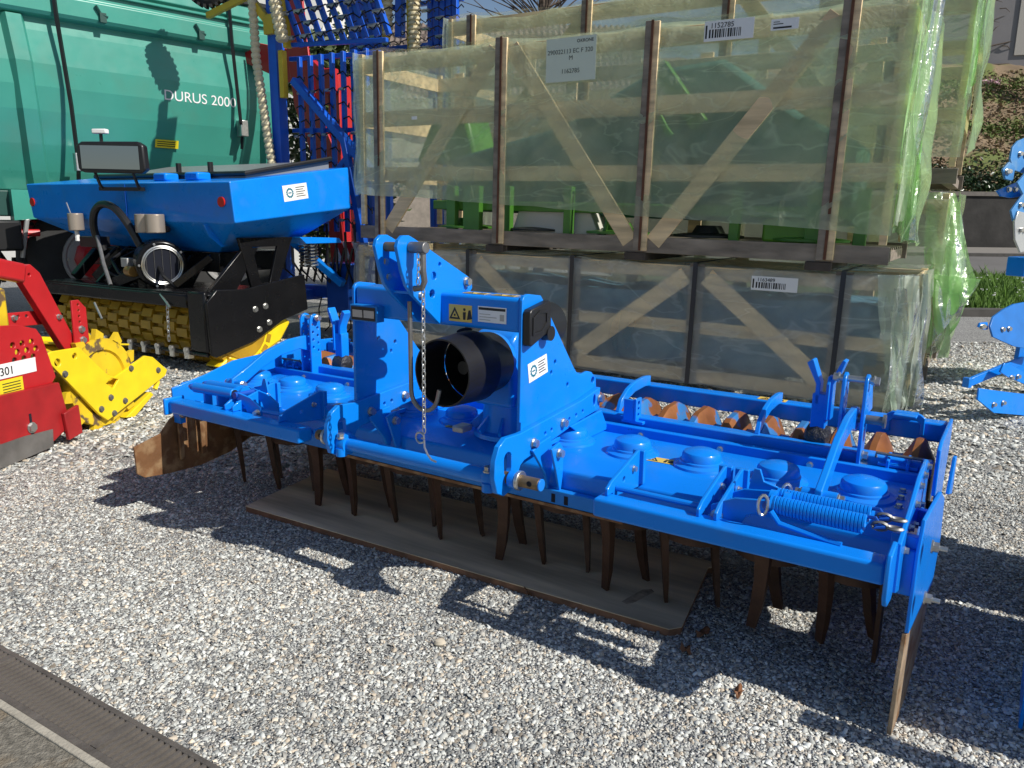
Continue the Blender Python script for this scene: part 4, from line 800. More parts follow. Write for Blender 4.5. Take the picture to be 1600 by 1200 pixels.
# green mower inside the upper crate
mw = cthing('packed_mower', 'green disc mower packed inside the upper front crate', 'mower', 0, 0, 1.25)
MB().prism([(-5.0, .95), (-3.6, 1.25), (-2.6, 1.75), (-1.9, 1.80), (-1.2, 1.30), (-.6, 1.0), (-.6, .30), (-5.2, .35)], .45, 1.0, 'xz').build('cloth_cover', GRND, mw, .05)
MB().prism([(-5.6, .9), (-5.3, 1.5), (-4.9, 1.55), (-4.7, .9)], .5, 1.0, 'xz').build('end_cover', GRN, mw, .05)
MB().prism([(-2.62, 1.75), (-2.42, 1.80), (-1.98, 1.25), (-2.1, 1.15)], .30, .40, 'xz').build('deflector', GRN, mw, .01)
for u, w in ((-4.85, .12), (-4.62, .22), (-4.1, .10), (-3.35, .09), (-1.62, .09), (-.95, .14), (-.55, .10)): B((u, .12, .14), (u+w, .2, .62)).build('support_leg', GRN, mw, .006)
B((-5.1, .2, .36), (-.5, .34, .46)).build('cutter_bar', GRN, mw, .01)
for k in range(5):
    u = -4.75+k*.95; MB().lathe([(.02, 0), (.34, .01), (.34, .03), (.16, .05), (.12, .12)], (u, .42, .15), (0, 0, 1), 22).build('mower_disc', pbr('disc_black', (0.02, 0.022, 0.02), 0.5) if k % 2 else GRN, mw)
MB().tube([(-2.9, .16, .13), (-2.86, .15, .30), (-2.95, .15, .55), (-3.0, .16, .8)], .022, 8).build('hydraulic_hose', GRN, mw); MB().tube([(-2.75, .16, .12), (-2.72, .15, .22), (-2.55, .15, .14), (-2.45, .16, .13)], .02, 8).build('hydraulic_hose', GRN, mw)
MB().tube([(-2.0, .14, 1.30), (-1.9, .14, 1.36), (-1.15, .14, 1.38), (-.7, .14, 1.42)], .028, 8).build('guard_tube', GRN, mw)
MB().tube([(-2.35, .08, 1.26), (-2.28, .08, 1.15), (-2.22, .08, 1.08)], .03, 8).build('latch', GRN, mw)
MB().prism([(-4.05, .14), (-3.95, .42), (-3.1, .36), (-3.0, .14)], .25, .75, 'xz').build('parts_carton', pbr('carton_white', (0.62, 0.6, 0.55), 0.7), mw, .01)
B((-1.35, .25, .14), (-.85, .7, .36)).build('gear_housing', pbr('bright_green', (0.12, 0.32, 0.03), 0.4), mw, .03)
# rear stack
c3 = crate('machine_crate', 'wrapped crate at the bottom of the rear stack, draped in loose green film', -6.05, .05, 1.55, 1.90, [-5.7, -4.05, -2.42, -.75], WOODG, WOODY, [(.6, .72), (1.7, 1.83)], [], FILMG, (0, 1.80, 0), FILMGE, lambda u: .3, sag=.02, seed=21, endfold=.10, endbot=lambda a: .25-.1*a, strap=None, post_out=False)
c4 = crate('machine_crate', 'tallest green wrapped crate on top of the rear stack', -6.08, .06, 1.55, 2.10, [-5.68, -4.01, -2.30, -.60], WOODG, WOODY, [(.6, .72), (1.2, 1.33), (1.88, 2.06)], [((-4.0, 2.0), (-5.6, .2)), ((-2.2, 2.0), (-.7, .2))], FILMG, (0, 1.80, 1.98), FILMGE, lambda u: .25, sag=.03, seed=31, endfold=.07, endbot=lambda a: .28+.25*a)
# loose film hanging off the right of the stacks
def flap(parent, pts, name='film_flap', mat=FILMGE, seed=0, amp=.06, nu=26, nv=30):
    """bilinear sheet between four corners tl, tr, bl, br with folds"""
    tl, tr_, bl, br = [Vector(p) for p in pts]
    def f(a, b):
        p = (tl*(1-a)+tr_*a)*(1-b)+(bl*(1-a)+br*a)*b; k = (.25+b)*amp
        return tuple(p+Vector((k*nz(a*3.3, b*2, seed), k*1.6*(math.sin(a*6+seed+b*2)*.5+nz(a*5, b*2.5, seed+3)), .5*k*nz(a*3, b*1.5, seed+7))))
    return MB().grid(f, nu, nv).build(name, mat, parent, recalc=False)
flap(c1, [(-.14, -.05, 1.17), (.04, .30, 1.17), (-.12, -.09, .03), (.12, .35, .04)], seed=22, amp=.09, mat=FILMCE)
flap(c1, [(-.30, -.045, 1.16), (.0, -.02, 1.17), (-.10, -.07, .04), (.05, .05, .03)], seed=25, amp=.07, mat=FILMCE)
flap(c3, [(-.15, .0, 1.90), (.08, .25, 1.90), (.02, -.10, .30), (.42, .0, 1.05)], seed=2)
flap(c3, [(.06, .1, 1.88), (.10, .9, 1.88), (.12, -.02, .62), (.36, .5, .85)], seed=5)
flap(c3, [(.02, -.08, 1.1), (.42, .0, 1.07), (.10, -.05, .22), (.24, .1, .55)], seed=8)
flap(c4, [(.04, .0, 2.10), (.10, .7, 2.10), (.06, -.05, .30), (.09, .6, .95)], seed=12, amp=.06)
flap(c4, [(.06, .0, 2.12), (.09, .2, 2.12), (.05, -.05, .75), (.12, .12, .95)], seed=15, amp=.04)
flap(c2, [(-.22, -.03, 2.08), (-.20, .5, 2.08), (-.24, -.05, .26), (-.05, .4, .22)], seed=18, amp=.10)
flap(c2, [(-.23, -.05, 2.05), (-.10, .2, 2.06), (-.26, -.06, .30), (-.10, .1, .40)], seed=19, amp=.07, mat=FILMG)
# ------------------------------------------------------------ front tank seeder (blue hopper on yellow packer), local x along its width
HPAR = R(-31)
fs_ = thing('front_tank_seeder', 'blue seed hopper on a black frame with yellow tyre packer, left of the crates', 'seeder', (-2.87, 8.0, 0), HPAR)
def slope(y): return .145*y     # the machine leans nose-down
HW = -3.81
top = [(HW, 0, 1.95), (0, 0, 1.93), (0, 1.74, 2.17), (HW+.05, 1.74, 2.17)]; low = [(HW+.08, .0, 1.54), (.02, .02, 1.52), (.02, 1.74, 1.70), (HW+.1, 1.74, 1.70)]
fun = [(-2.9, .35, 1.22), (-.62, .30, 1.18), (-.50, 1.30, 1.30), (-2.9, 1.30, 1.30)]
hp = MB().add(top+low+fun, [(0, 4, 5, 1), (1, 5, 6, 2), (2, 6, 7, 3), (3, 7, 4, 0), (4, 8, 9, 5), (5, 9, 10, 6), (6, 10, 11, 7), (7, 11, 8, 4), (8, 11, 10, 9), (0, 1, 2, 3)]).build('hopper', BLUE, fs_, .012, smooth=False, seg=2)
B((HW/2+.14, -.006, 1.56), (HW/2+.148, .004, 1.925)).build('panel_seam', BLUEB, hp)
lid = MB().add([(HW+.9, .42, 2.03), (-.25, .42, 2.02), (-.2, 1.62, 2.24), (HW+.6, 1.62, 2.24), (HW+.9, .42, 2.0), (-.25, .42, 1.99), (-.2, 1.62, 2.15), (HW+.6, 1.62, 2.15)], [(0, 1, 2, 3), (0, 4, 5, 1), (1, 5, 6, 2), (2, 6, 7, 3), (3, 7, 4, 0)]).build('lid', pbr('lid_grey', (0.20, 0.21, 0.22), 0.35), hp, .01, smooth=False)
MB().tube([(HW+.85, .40, 2.045), (-.22, .40, 2.035), (-.17, 1.62, 2.265)], .028, 8).build('lid_seal', BLACK, lid)
for x in (-.95, -1.5): B((x, .18, 1.962), (x+.22, .36, 2.05)).build('lid_hinge', BLUE, hp, .02); MB().cyl((x+.1, .45, 2.05), (x+.1, .45, 2.17), .03, n=10).build('lid_latch', BLACK, hp)
for x in (-.14, -3.70): MB().cyl((x, -.012, 1.73), (x, .004, 1.73), .052, n=20).build('reflector', REFL, hp); 
dealer_sticker(hp, (.012, .70, 1.745), (0, .98, .14), (1, 0, 0), .36, .17)
for x in (-1.66, -1.38, -1.10): MB().prism(circ(x, 1.44, .06, 12, .035), -.002, .03, 'xz').build('cut_out', HOLE, hp)
# skirt with scallops under the right end
sk = MB().prism([(.05, 1.38), (.20, 1.26), (1.15, 1.40), (1.45, 1.50), (1.40, 1.56), (.0, 1.50)], -.46, -.44, 'yz', holes=[circ(.38, 1.40, .05, 10, .03), circ(.62, 1.43, .05, 10, .03), circ(.86, 1.46, .05, 10, .03)]).build('hopper_skirt', BLUE, fs_, .004)
MB().prism([(1.1, 1.36), (1.75, 1.34), (1.8, 1.28), (1.2, 1.28)], -.62, -.20, 'yz').build('side_step', BLUE, fs_, .006)
# mirror on its bracket
mr = MB().prism([(-2.12, 2.06), (-2.06, 2.03), (-1.42, 2.02), (-1.36, 2.06), (-1.37, 2.31), (-1.44, 2.35), (-2.06, 2.35), (-2.13, 2.31)], -.20, -.10, 'xz').build('mirror_housing', BLACK, fs_, .02)
MB().prism([(-2.07, 2.07), (-1.42, 2.06), (-1.42, 2.30), (-2.07, 2.31)], -.208, -.201, 'xz').build('mirror_glass', GLASSY, mr)
for x in (-1.98, -1.55): MB().tube([(x, -.12, 2.03), (x, -.05, 1.90), (x, -.01, 1.87)], .018, 6).build('mirror_stay', BLACK, mr)
B((-2.02, -.025, 1.845), (-1.50, -.002, 1.885)).build('mirror_foot', BLACK, mr); mr.matrix_local = Matrix.Translation((-1.3, -.15, 0)) @ Matrix.Rotation(R(26), 4, 'Z') @ Matrix.Translation((1.5, .15, 0)); MB().cyl((-1.92, -.05, 2.35), (-1.92, -.05, 2.44), .018, n=8).build('camera_stem', BLACK, mr); B((-2.0, -.09, 2.44), (-1.84, -.02, 2.49)).build('gps_puck', WHITE, mr, .01)
# calibration cans, hose
CAN = pbr('can_beige', (0.42, 0.36, 0.30), 0.35, 0.5)
for x in (-2.62, -1.30, -1.12): cn = MB().cyl((x, -.10, 1.40), (x, -.10, 1.60), .085 if x < -2 else .10, n=18).build('steel_can', CAN, fs_, .01)
MB().tube([(-2.68, -.12, 1.60), (-2.74, -.12, 1.72)], .008, 6).build('can_wire', STEEL, fs_); MB().cyl((-2.62, -.10, 1.28), (-2.62, -.10, 1.40), .025, n=8).build('can_stub', WHITE, fs_)
MB().tube(smooth([(-2.12, -.1, 1.18), (-2.16, -.16, 1.40), (-2.10, -.18, 1.60), (-1.92, -.19, 1.70), (-1.70, -.18, 1.66), (-1.52, -.15, 1.48), (-1.42, -.08, 1.22)]), .042, 10).build('black_hose', BLACK, fs_)
# frame, fan and packer
fan = MB().cyl((-1.30, .02, 1.08), (-1.02, -.12, 1.06), .26, n=30).build('fan_housing', BLACKP, fs_, .02)
def orient_ring(c, d, R_, r_, n=30):
    x, y, _ = frame_of(d); c = Vector(c); return MB().tube([c+(x*math.cos(2*math.pi*i/n)+y*math.sin(2*math.pi*i/n))*R_ for i in range(n)], r_, 6, closed=True)
fd = Vector((.28, -.14, -.02)).normalized(); fc = Vector((-1.015, -.122, 1.06))
orient_ring(fc+fd*.01, fd, .205, .012).build('intake_ring', STEEL, fan); orient_ring(fc+fd*.012, fd, .185, .008).build('intake_ring', STEEL, fan)
MB().cyl(fc-fd*.004, fc+fd*.004, .19, n=28).build('intake_mesh', HOLE, fan)
x_, y_, _ = frame_of(fd)
for k in range(5): a = -.16+k*.08; hh = math.sqrt(max(.0, .185**2-a*a)); MB().tube([fc+fd*.01+x_*a-y_*hh, fc+fd*.01+x_*a+y_*hh], .0025, 4).build('intake_bar', GREYM, fan)
for k in range(5): a = k*1.257; p = fc+fd*.012+(x_*math.cos(a)+y_*math.sin(a))*.235; bolt(fan, p, fd, BOLTS)
B((-2.95, .25, .98), (-.55, 1.2, 1.20)).build('tank_cradle', BLACKP, fs_, .01)
for x in (-2.30, -1.05, -.32): MB().prism([(-.15, .70), (.15, .70), (.55, 1.25), (.35, 1.25), (-.15, .80)], x, x+.05, 'yz').build('frame_leg', BLACKP, fs_, .006)
MB().prism([(.45, .72), (.75, .72), (1.05, 1.36), (.28, 1.36)], -.30, -.26, 'yz', holes=[[(.56, .86), (.68, .86), (.82, 1.26), (.46, 1.26)]]).build('frame_side', BLACKP, fs_, .006)
B((-3.0, -.25, .70), (-.08, .62, .785)).build('packer_frame', BLACKP, fs_, .01)
MB().prism([(-.36, .20), (-.38, .74), (-.25, .86), (.10, .84), (.95, .95), (.98, .55), (.60, .46), (.20, .28), (-.30, .17)], -.03, .01, 'yz').build('packer_side_plate', BLACKP, fs_, .01)
MB().prism([(-.36, .20), (-.38, .74), (-.25, .86), (-.20, .84), (-.20, .20)], -.42, -.031, 'yz').build('front_corner_guard', BLACKP, fs_, .02) if False else B((-.30, -.38, .22), (-.031, -.33, .84)).build('front_cover', BLACKP, fs_, .02); B((-3.0, -.37, .66), (-.31, -.33, .80)).build('front_cover', BLACKP, fs_, .02); B((-3.0, -.33, .79), (-.03, .62, .815)).build('top_cover', BLACKP, fs_, .01)
MB().prism([(-.3, .22), (-.3, .78), (.9, .78), (.9, .5)], -3.06, -3.02, 'yz').build('packer_side_plate', BLACKP, fs_, .01)
for v, z in ((.22, .62), (.36, .64), (.26, .40), (.40, .46)): bolt(fs_, (.01, v, z), (1, 0, 0), hexmesh(.028, .02, STEEL))
tyr = MB().lathe([(.20, -.10), (.30, -.09), (.345, -.05), (.35, 0), (.345, .05), (.30, .09), (.20, .10)], (0, 0, 0), (1, 0, 0), 24)
nv = len(tyr.v)
for k in range(18):
    a = k*2*math.pi/18; c_, s__ = math.cos(a), math.sin(a); p = Vector((0, c_*.36, s__*.36)); tg = Vector((0, -s__, c_)); rd = Vector((0, c_, s__)); ax = Vector((1, 0, 0))
    vv = [p+ax*sx*.085+tg*st*.045+rd*sr*.028 for sr in (-1, 1) for sx, st in ((-1, -1), (1, -1), (1, 1), (-1, 1))]; tyr.add(vv, [(0, 1, 2, 3), (4, 5, 6, 7), (0, 1, 5, 4), (1, 2, 6, 5), (2, 3, 7, 6), (3, 0, 4, 7)])
YP = pbr('yellow_rubber_shaded', (0.42, 0.24, 0.01), 0.5, var=0.25, vscale=5)  # yellow lowered: deep shade around the packer rings is put into the colour
tm = tyr.mesh('packer_ring', YP)
for i in range(14): o = link('packer_ring', tm, fs_, loc=(-.14-.205*i, .10, .40)); o.rotation_euler = (i*.2, 0, 0)
MB().prism([(.15, .02), (.62, .22), (.78, .42), (.60, .55), (.20, .30), (-.25, .05)], -.30, -.06, 'yz').build('yellow_end_ring', YEL, fs_, .03)
MB().cyl((-3.05, -.36, .20), (-.05, -.36, .20), .024, n=8).build('scraper_bar', BLACKP, fs_)
clipm = MB().box((-.03, -.40, .14), (.03, -.33, .25)).cyl((0, -.41, .23), (0, -.33, .23), .03, n=8).mesh('scraper_clamp', STEEL)
for i in range(11): link('scraper_clamp', clipm, fs_, loc=(-.35-.24*i, 0, 0))
MB().tube([(-1.9, -.40, .62), (-1.75, -.42, .45)], .012, 6).build('lever', STEEL, fs_); MB().tube([(-.75, -.36, .78), (-.55, -.40, .66)], .012, 6).build('lever', STEEL, fs_)
chain([(-.62, -.38, .70), (-.64, -.38, .30)], .05, .006, .014).build('chain', STEEL, fs_)
for x0, y0, z0, x1, y1, z1, w_ in ((-2.5, .0, .85, -2.2, .2, 1.2, .09), (-1.9, -.15, .82, -1.55, .1, 1.22, .07), (-1.75, -.2, .84, -1.35, -.1, .98, .12), (-.85, -.1, .85, -.55, .15, 1.15, .08), (-2.75, -.1, .85, -2.75, .2, 1.15, .10)):
    MB().bar((x0, y0, z0), (x1, y1, z1), w_, w_).build('mount_strut', BLACKP, fs_, .008)
MB().tube([(-2.05, -.2, 1.35), (-1.88, -.26, 1.05), (-1.72, -.3, .82)], .022, 8).build('steel_strut', GREYM, fs_)
for k in range(6): MB().tube([(-2.2+.22*k, .1, 1.2), (-2.15+.2*k, -.12, 1.05+.03*(k % 3)), (-1.9+.2*k, -.2, .95), (-1.7+.17*k, -.1, .83)], .02, 7).build('hydraulic_hose', BLACK, fs_)
MB().cyl((-1.52, -.2, .98), (-1.36, -.24, .98), .06, n=14).build('hydraulic_motor', pbr('brass_fitting', (0.35, 0.2, 0.06), 0.4, 0.6), fs_, .008); B((-1.62, -.22, 1.02), (-1.50, -.12, 1.12)).build('valve_block', SILV, fs_, .008)
B((-2.45, -.18, 1.22), (-2.1, -.02, 1.34)).build('valve_bank', BLACK, fs_, .01)
# warning board and springs at the rear right of the seeder
wb = MB().prism([(-.70, 1.02), (-.14, 1.02), (-.14, 1.28), (-.70, 1.28)], 2.2, 2.22, 'xz').build('warning_board', WHITE, fs_, smooth=False)
for k in range(3): MB().prism([(-.69+k*.17, 1.28), (-.59+k*.17, 1.28), (-.47+k*.15, 1.02), (-.57+k*.15, 1.02)], 2.194, 2.199, 'xz').build('red_stripe', RED, wb, smooth=False)
for x in (-.95, -.83): helix((x, 1.9, .95), (x, 1.9, 1.28), .07, 8, .014).build('coil_spring', STEEL, fs_)

# ------------------------------------------------------------ green tipping trailer (local x along its side)
tl_ = thing('tipping_trailer', 'green steel tipping trailer with black straps behind the seeder', 'trailer', (-5.9, 11.0, 0), R(45.4))
prof = [(.10, 4.72), (-.16, 4.70), (-.18, 4.52), (-.14, 4.50), (-.14, 4.36), (-.17, 4.34), (-.17, 4.13), (-.13, 4.08), (-.02, 4.06), (-.04, 3.90), (-.07, 3.50), (-.05, 3.22), (.02, 2.92), (.16, 2.50), (.30, 2.15), (.42, 1.90), (2.4, 1.90), (2.4, 4.72)]
MB().prism(prof, -7.5, 2.95, 'yz').build('body', TEAL, tl_, .012, smooth=False)
B((-7.5, -.19, 4.44), (2.9, -.145, 4.47)).build('side_rail', TEAL, tl_, .01)
B((-7.6, -.20, 4.701), (3.0, 2.45, 4.78)).build('top_rail', BLACK, tl_, .02)
def rib(s0, s1, w):
    pr = [(-.02, 4.05), (-.06, 3.5), (.03, 2.92), (.17, 2.50), (.31, 2.15), (.43, 1.90)]
    vs = []; n_ = len(pr)
    for i, (y, z) in enumerate(pr):
        x = s0+(s1-s0)*i/(n_-1); vs += [(x-w, y-.002, z), (x-w*.6, y-.11, z), (x+w*.6, y-.11, z), (x+w, y-.002, z)]
    fs = [(i*4+k, i*4+k+1, i*4+5+k, i*4+4+k) for i in range(n_-1) for k in range(3)]+[(0, 1, 2, 3), tuple(range(n_*4-1, n_*4-5, -1))]
    MB().add(vs, fs).build('body_rib', TEAL, tl_, smooth=False)
rib(-.72, -.50, .14); rib(2.62, 2.90, .12); rib(-3.2, -3.0, .14)
for s0, s1, zz in ((-.27, -.10, 1.98), (2.10, 2.28, 2.62)):
    st = MB().tube([(s0, -.22, 4.75), (s0+.02, -.215, 4.05), (s0+(s1-s0)*.6, -.16, 3.0), (s1-.02, -.05 if s0 < 0 else -.10, zz+.3), (s1, .1 if s0 < 0 else 0, zz)], .028, 4).build('lashing_strap', BLACK, tl_)
    B((s1-.07, -.12 if s0 < 0 else -.16, zz+.18), (s1+.05, -.0, zz+.42)).build('ratchet', STEEL, st, .01)
for s in (.28, 1.62, -1.0): B((s, -.22, 4.10), (s+.08, -.175, 4.22)).build('hook', TEALD, tl_); MB().tube([(s-.04, -.2, 4.30), (s+.02, -.2, 4.2), (s+.1, -.21, 4.17)], .02, 5).build('hook', TEALD, tl_)
Mt = plate_matrix((1.10, -.056, 3.225), (1, 0, 0), (0, -1, -.07)); o = link('lettering', text_mesh('DURUS 2000', .20, WHITE), tl_); o.matrix_local = Mt
s_ = sheet('yellow_notice', tl_, (.98, .105, 2.56), (1, 0, 0), (0, -1, -.35), .34, .12, pbr('notice_yellow', (0.75, 0.62, 0.02), 0.5)); marks('print_lines', s_, [(.03, .025+.03*i, .29, .037+.03*i) for i in range(3)], INK)
B((-7.5, .35, 1.55), (2.6, 2.0, 1.895)).build('underframe', TEALD, tl_, .02)
B((-7.4, .45, 1.10), (2.3, .80, 1.50)).build('chassis_beam', REDD, tl_, .02)
MB().prism([(-.9, 1.9), (-.3, 1.9), (-.1, 1.55), (-.9, 1.5)], .2, .4, 'xz').build('body_foot', TEAL, tl_)
MB().tube([(-3, .3, 1.35), (-.6, .3, 1.33)], .05, 10).build('drawbar_tube', RED, tl_); MB().tube([(-.85, .25, 1.0), (-.75, .22, 1.5), (-.68, .25, 1.55)], .03, 8).build('pipe', SILV, tl_)
B((-2.0, .05, 1.10), (-.86, .35, 1.50)).build('tool_box', BLACK, tl_, .03)
def wheel(parent, c, r, w):
    tp = [(r*.49, -w/2), (r*.80, -w/2-.02), (r*.96, -w/2+.03), (r, -w/4), (r, w/4), (r*.96, w/2-.03), (r*.80, w/2+.02), (r*.49, w/2)]
    wh = MB().lathe(tp, (c[0], c[1], c[2]), (0, 1, 0), 40).build('tyre', RUBBER, parent)
    lug = MB()
    for k in range(22):
        a = k*2*math.pi/22; 
        for s in (-1, 1): lug.bar((c[0]+math.cos(a)*r, c[1]+s*w*.45, c[2]+math.sin(a)*r), (c[0]+math.cos(a+.12)*r, c[1]+s*.02, c[2]+math.sin(a+.12)*r), .05, .05)
    lug.build('tread', RUBBER, wh)
    rm = MB().lathe([(r*.50, -.04), (r*.50, .02), (r*.46, .02), (r*.43, .0), (r*.36, .01), (.02, .01)], (c[0], c[1]-w/2-.01, c[2]), (0, -1, 0), 30).build('rim', SILV, parent, .0)
    hb_ = MB().lathe([(r*.34, 0), (r*.34, .06), (r*.25, .10), (r*.22, .20), (r*.05, .24)], (c[0], c[1]-w/2-.02, c[2]), (0, -1, 0), 10).build('hub', RED, parent)
    for k in range(10): a = k*.628; bolt(parent, (c[0]+math.cos(a)*r*.42, c[1]-w/2-.01, c[2]+math.sin(a)*r*.42), (0, -1, 0), BOLT)
wheel(tl_, (.14, .72, .95), .93, .62); wheel(tl_, (2.15, .72, .95), .93, .62); wheel(tl_, (-1.95, .72, .95), .93, .62)

# ------------------------------------------------------------ red machine with yellow packer at the left edge (local x runs away from the camera)
rm_ = thing('red_rotary_harrow', 'red soil cultivator with a yellow packer roller at the left edge', 'cultivator', (-3.15, 5.2, 0), R(78))
MB().prism([(-1.9, .30), (-1.9, .92), (-.42, .90), (-.24, .885), (-.10, .84), (-.06, .78), (.02, .49), (-.02, .45), (-.02, .30)], .02, .045, 'xz', holes=[circ(-.30+.075*(k % 3)+(.03 if k//3 == 1 else 0), .76-.05*(k//3), .020, 10) for k in range(9)]).build('side_wall', RED, rm_, .004)
MB().prism([(-1.9, .02), (-1.9, .50), (.0, .455), (.04, .25), (.03, .12), (-.1, .06), (-.5, .02)], -.02, .019, 'xz').build('side_blade', REDW, rm_, .006)
MB().prism([(-1.9, .015), (-1.9, .14), (-.35, .165), (-.11, .15), (-.12, .03), (-.5, .01)], -.028, -.021, 'xz').build('worn_edge', pbr('worn_steel', (0.26, 0.25, 0.24), 0.45, 0.7, var=0.3, vscale=8), rm_)
MB().prism([(.0, .04), (-.02, .24), (.12, .27), (.13, .06)], -.05, -.022, 'xz').build('blade_tab', REDW, rm_, .006)
B((-.285, -.024, .10), (-.268, -.0205, .30)).build('slot', HOLE, rm_); bolt(rm_, (-.275, -.021, .205), (0, -1, 0), hexmesh(.03, .02, STEEL))
s_ = sheet('number_plate', rm_, (-.62, .0185, .56), (1, 0, 0), (0, -1, 0), .48, .095, WHITE); words('lettering', s_, '301', .075, INK, .19, .02)
s_ = sheet('caution_label', rm_, (-.62, .0185, .455), (1, 0, 0), (0, -1, 0), .36, .095, pbr('notice_yellow', (0.75, 0.62, 0.02), 0.5)); marks('print_lines', s_, [(.20, .012+.018*i, .34, .018+.018*i) for i in range(4)], INK)
B((-1.9, .05, .30), (-.05, 1.8, .62)).build('gear_trough', REDD, rm_, .02)
ar = MB().bar((-.60, .18, 1.34), (-.03, .15, 1.20), .09, .13).build('lift_arm', RED, rm_, .02)
MB().prism([(-.06, 1.14), (-.05, 1.25), (.02, 1.26), (.09, 1.20), (.33, .72), (.33, .60), (.25, .62), (.21, .68)], .12, .18, 'xz', holes=[circ(.0, 1.19, .012, 8), circ(.21, .88, .012, 8)]).build('arm_knee', RED, rm_, .01)
MB().prism([(-.45, .86), (-.45, .955), (.17, .93), (.15, .83)], .20, .215, 'xz', holes=[circ(-.05, .91, .012, 8), circ(.02, .905, .012, 8)]).build('arm_strap', RED, rm_, .004)
MB().prism([(.30, .64), (.31, .985), (.38, .985), (.445, .92), (.445, .64)], .09, .105, 'xz', holes=[circ(.37, .95-.042*k, .010, 8) for k in range(5)]).build('perforated_plate', RED, rm_, .004)
bolt(rm_, (.375, .09, .77), (0, -1, 0), hexmesh(.022, .02, STEEL)); bolt(rm_, (.38, .09, .69), (0, -1, 0), hexmesh(.022, .02, STEEL)); bolt(rm_, (.21, .12, .88), (0, -1, 0)); bolt(rm_, (-.09, .20, .905), (0, -1, 0))
B((-.62, .10, .86), (-.22, .30, 1.12)).build('drive_cover', YELD, rm_, .02)
br_ = [(-.02, .60), (-.02, .655), (.02, .665), (.27, .655), (.53, .40), (.60, .37), (.96, .475), (1.05, .45), (1.22, .31), (1.19, .265), (.58, .085), (.48, .055), (.40, .12)]
MB().prism(br_, .03, .055, 'xz', holes=[[(.50, .34), (.57, .285), (.64, .345), (.56, .37)], circ(.06, .58, .028, 12), circ(.22, .60, .022, 12)]).build('roller_bracket', YEL, rm_, .005)
for x, z in ((.11, .49), (.78, .405), (1.10, .33), (.53, .225), (.42, .16), (.68, .165), (.55, .095)): bolt(rm_, (x, .03, z), (0, -1, 0), hexmesh(.02, .014, GREYM))
yr = MB().lathe([(.24, .02), (.25, .0), (.335, .0), (.335, .06), (.24, .06)], (.52, .07, .345), (0, 1, 0), 34).build('roller_end_ring', YELD, rm_)
MB().cyl((.52, .16, .345), (.52, 2.2, .345), .27, n=30).build('roller_drum', YELD, rm_)
tooth = MB().prism([(-.045, .0), (.045, .0), (.05, .04), (-.02, .085)], -.02, .02, 'xz').mesh('tooth', YELD)
for row in range(2):
    for k in range(11):
        a = 2*math.pi*(k+.5*(row % 2))/11; rr = .325 if row == 0 else .285
        o = link('tooth', tooth, rm_, loc=(.52+rr*math.sin(a), .09+row*.16, .345+rr*math.cos(a))); o.rotation_euler = (0, a, 0)
MB().prism([(.13, .0), (.16, .06), (.30, .10), (.26, .03)], 0, 0, 'xz') 
sb = B((.30, .25, .60), (.95, 2.2, .615)).build('scraper_carrier', YEL, rm_, .003); sb.rotation_euler = (0, R(9), 0); sb.location = (.03, 0, .09)
for k in range(7): o = MB().prism([(.30, .616), (.30, .66), (.34, .68), (.38, .65), (.92, .64), (.92, .616)], .35+.28*k, .37+.28*k, 'xz').build('scraper_web', YEL, rm_, .003); o.rotation_euler = (0, R(9), 0); o.location = (.03, 0, .09)
MB().prism([(.70, .02), (1.02, .16), (1.05, .13), (.80, .0)], .05, .25, 'xz').build('scraper_blade', YEL, rm_, .006); MB().tube([(1.10, .06, .31), (1.12, .06, .22), (1.08, .06, .17)], .022, 6).build('towing_eye', YEL, rm_)

# ------------------------------------------------------------ folded blue tine weeder standing behind the seeder
wd_ = thing('tine_weeder', 'folded blue tine weeder with cream corrugated hoses standing behind the seeder', 'weeder', (-3.24, 10.8, 0), R(-31))
def ub(p0, p1, w, h, name, mat=BLUEB): return MB().bar(p0, p1, w, h, up=(0, 1, 0) if abs(p1[2]-p0[2]) > abs(p1[0]-p0[0]) else (0, 0, 1)).build(name, mat, wd_, .006)
BW = pbr('weeder_blue', (0.008, 0.10, 0.58), 0.38, var=0.12)
ub((.13, 0, .3), (.13, 0, 4.9), .15, .15, 'main_post', BW)
ub((-.05, .5, .55), (1.5, .5, .55), .16, .16, 'base_beam', BW); ub((.13, 0, .5), (.13, 1.6, .5), .14, .14, 'base_beam', BW)
for i in range(7): x = .40+.19*i; ub((x, .12, 1.4), (x+.02, .12, 3.62), .055, .055, 'grid_bar', BW)
for z in (3.62, 2.72, 1.75): ub((.20, .17, z), (1.75, .17, z-.06), .055, .055, 'cross_bar', BW)
for i in range(9): x = .50+.18*i; ub((x+.05, .05, 3.72), (x-.30, -.15, 4.9), .06, .06, 'upper_bar', BW)
for z in (3.75, 4.35): ub((.35, .0, z), (2.0, .0, z-.10), .05, .05, 'cross_bar', BW)
ub((.50, -.06, 3.30), (1.75, -.06, 2.15), .12, .09, 'truss_arm', BW); ub((.75, -.08, 1.75), (1.7, -.08, 2.60), .07, .07, 'truss_arm', BW); ub((1.35, -.1, 2.55), (1.65, -.1, 1.2), .08, .08, 'truss_arm', BW)
TW = pbr('tine_wire', (0.012, 0.012, 0.014), 0.5, 0.5); ZC = pbr('zinc_clip', (0.45, 0.46, 0.47), 0.35, 0.8)
tw = MB(); clip = MB().cyl((-.075, 0, 0), (.075, 0, 0), .028, n=8).mesh('tine_clip', ZC)
tinem = MB().tube([(0, 0, 0), (.18, -.03, .02), (.30, -.05, -.05), (.42, -.12, -.02), (.52, -.20, -.09)], .009, 5).mesh('spring_tine', TW)
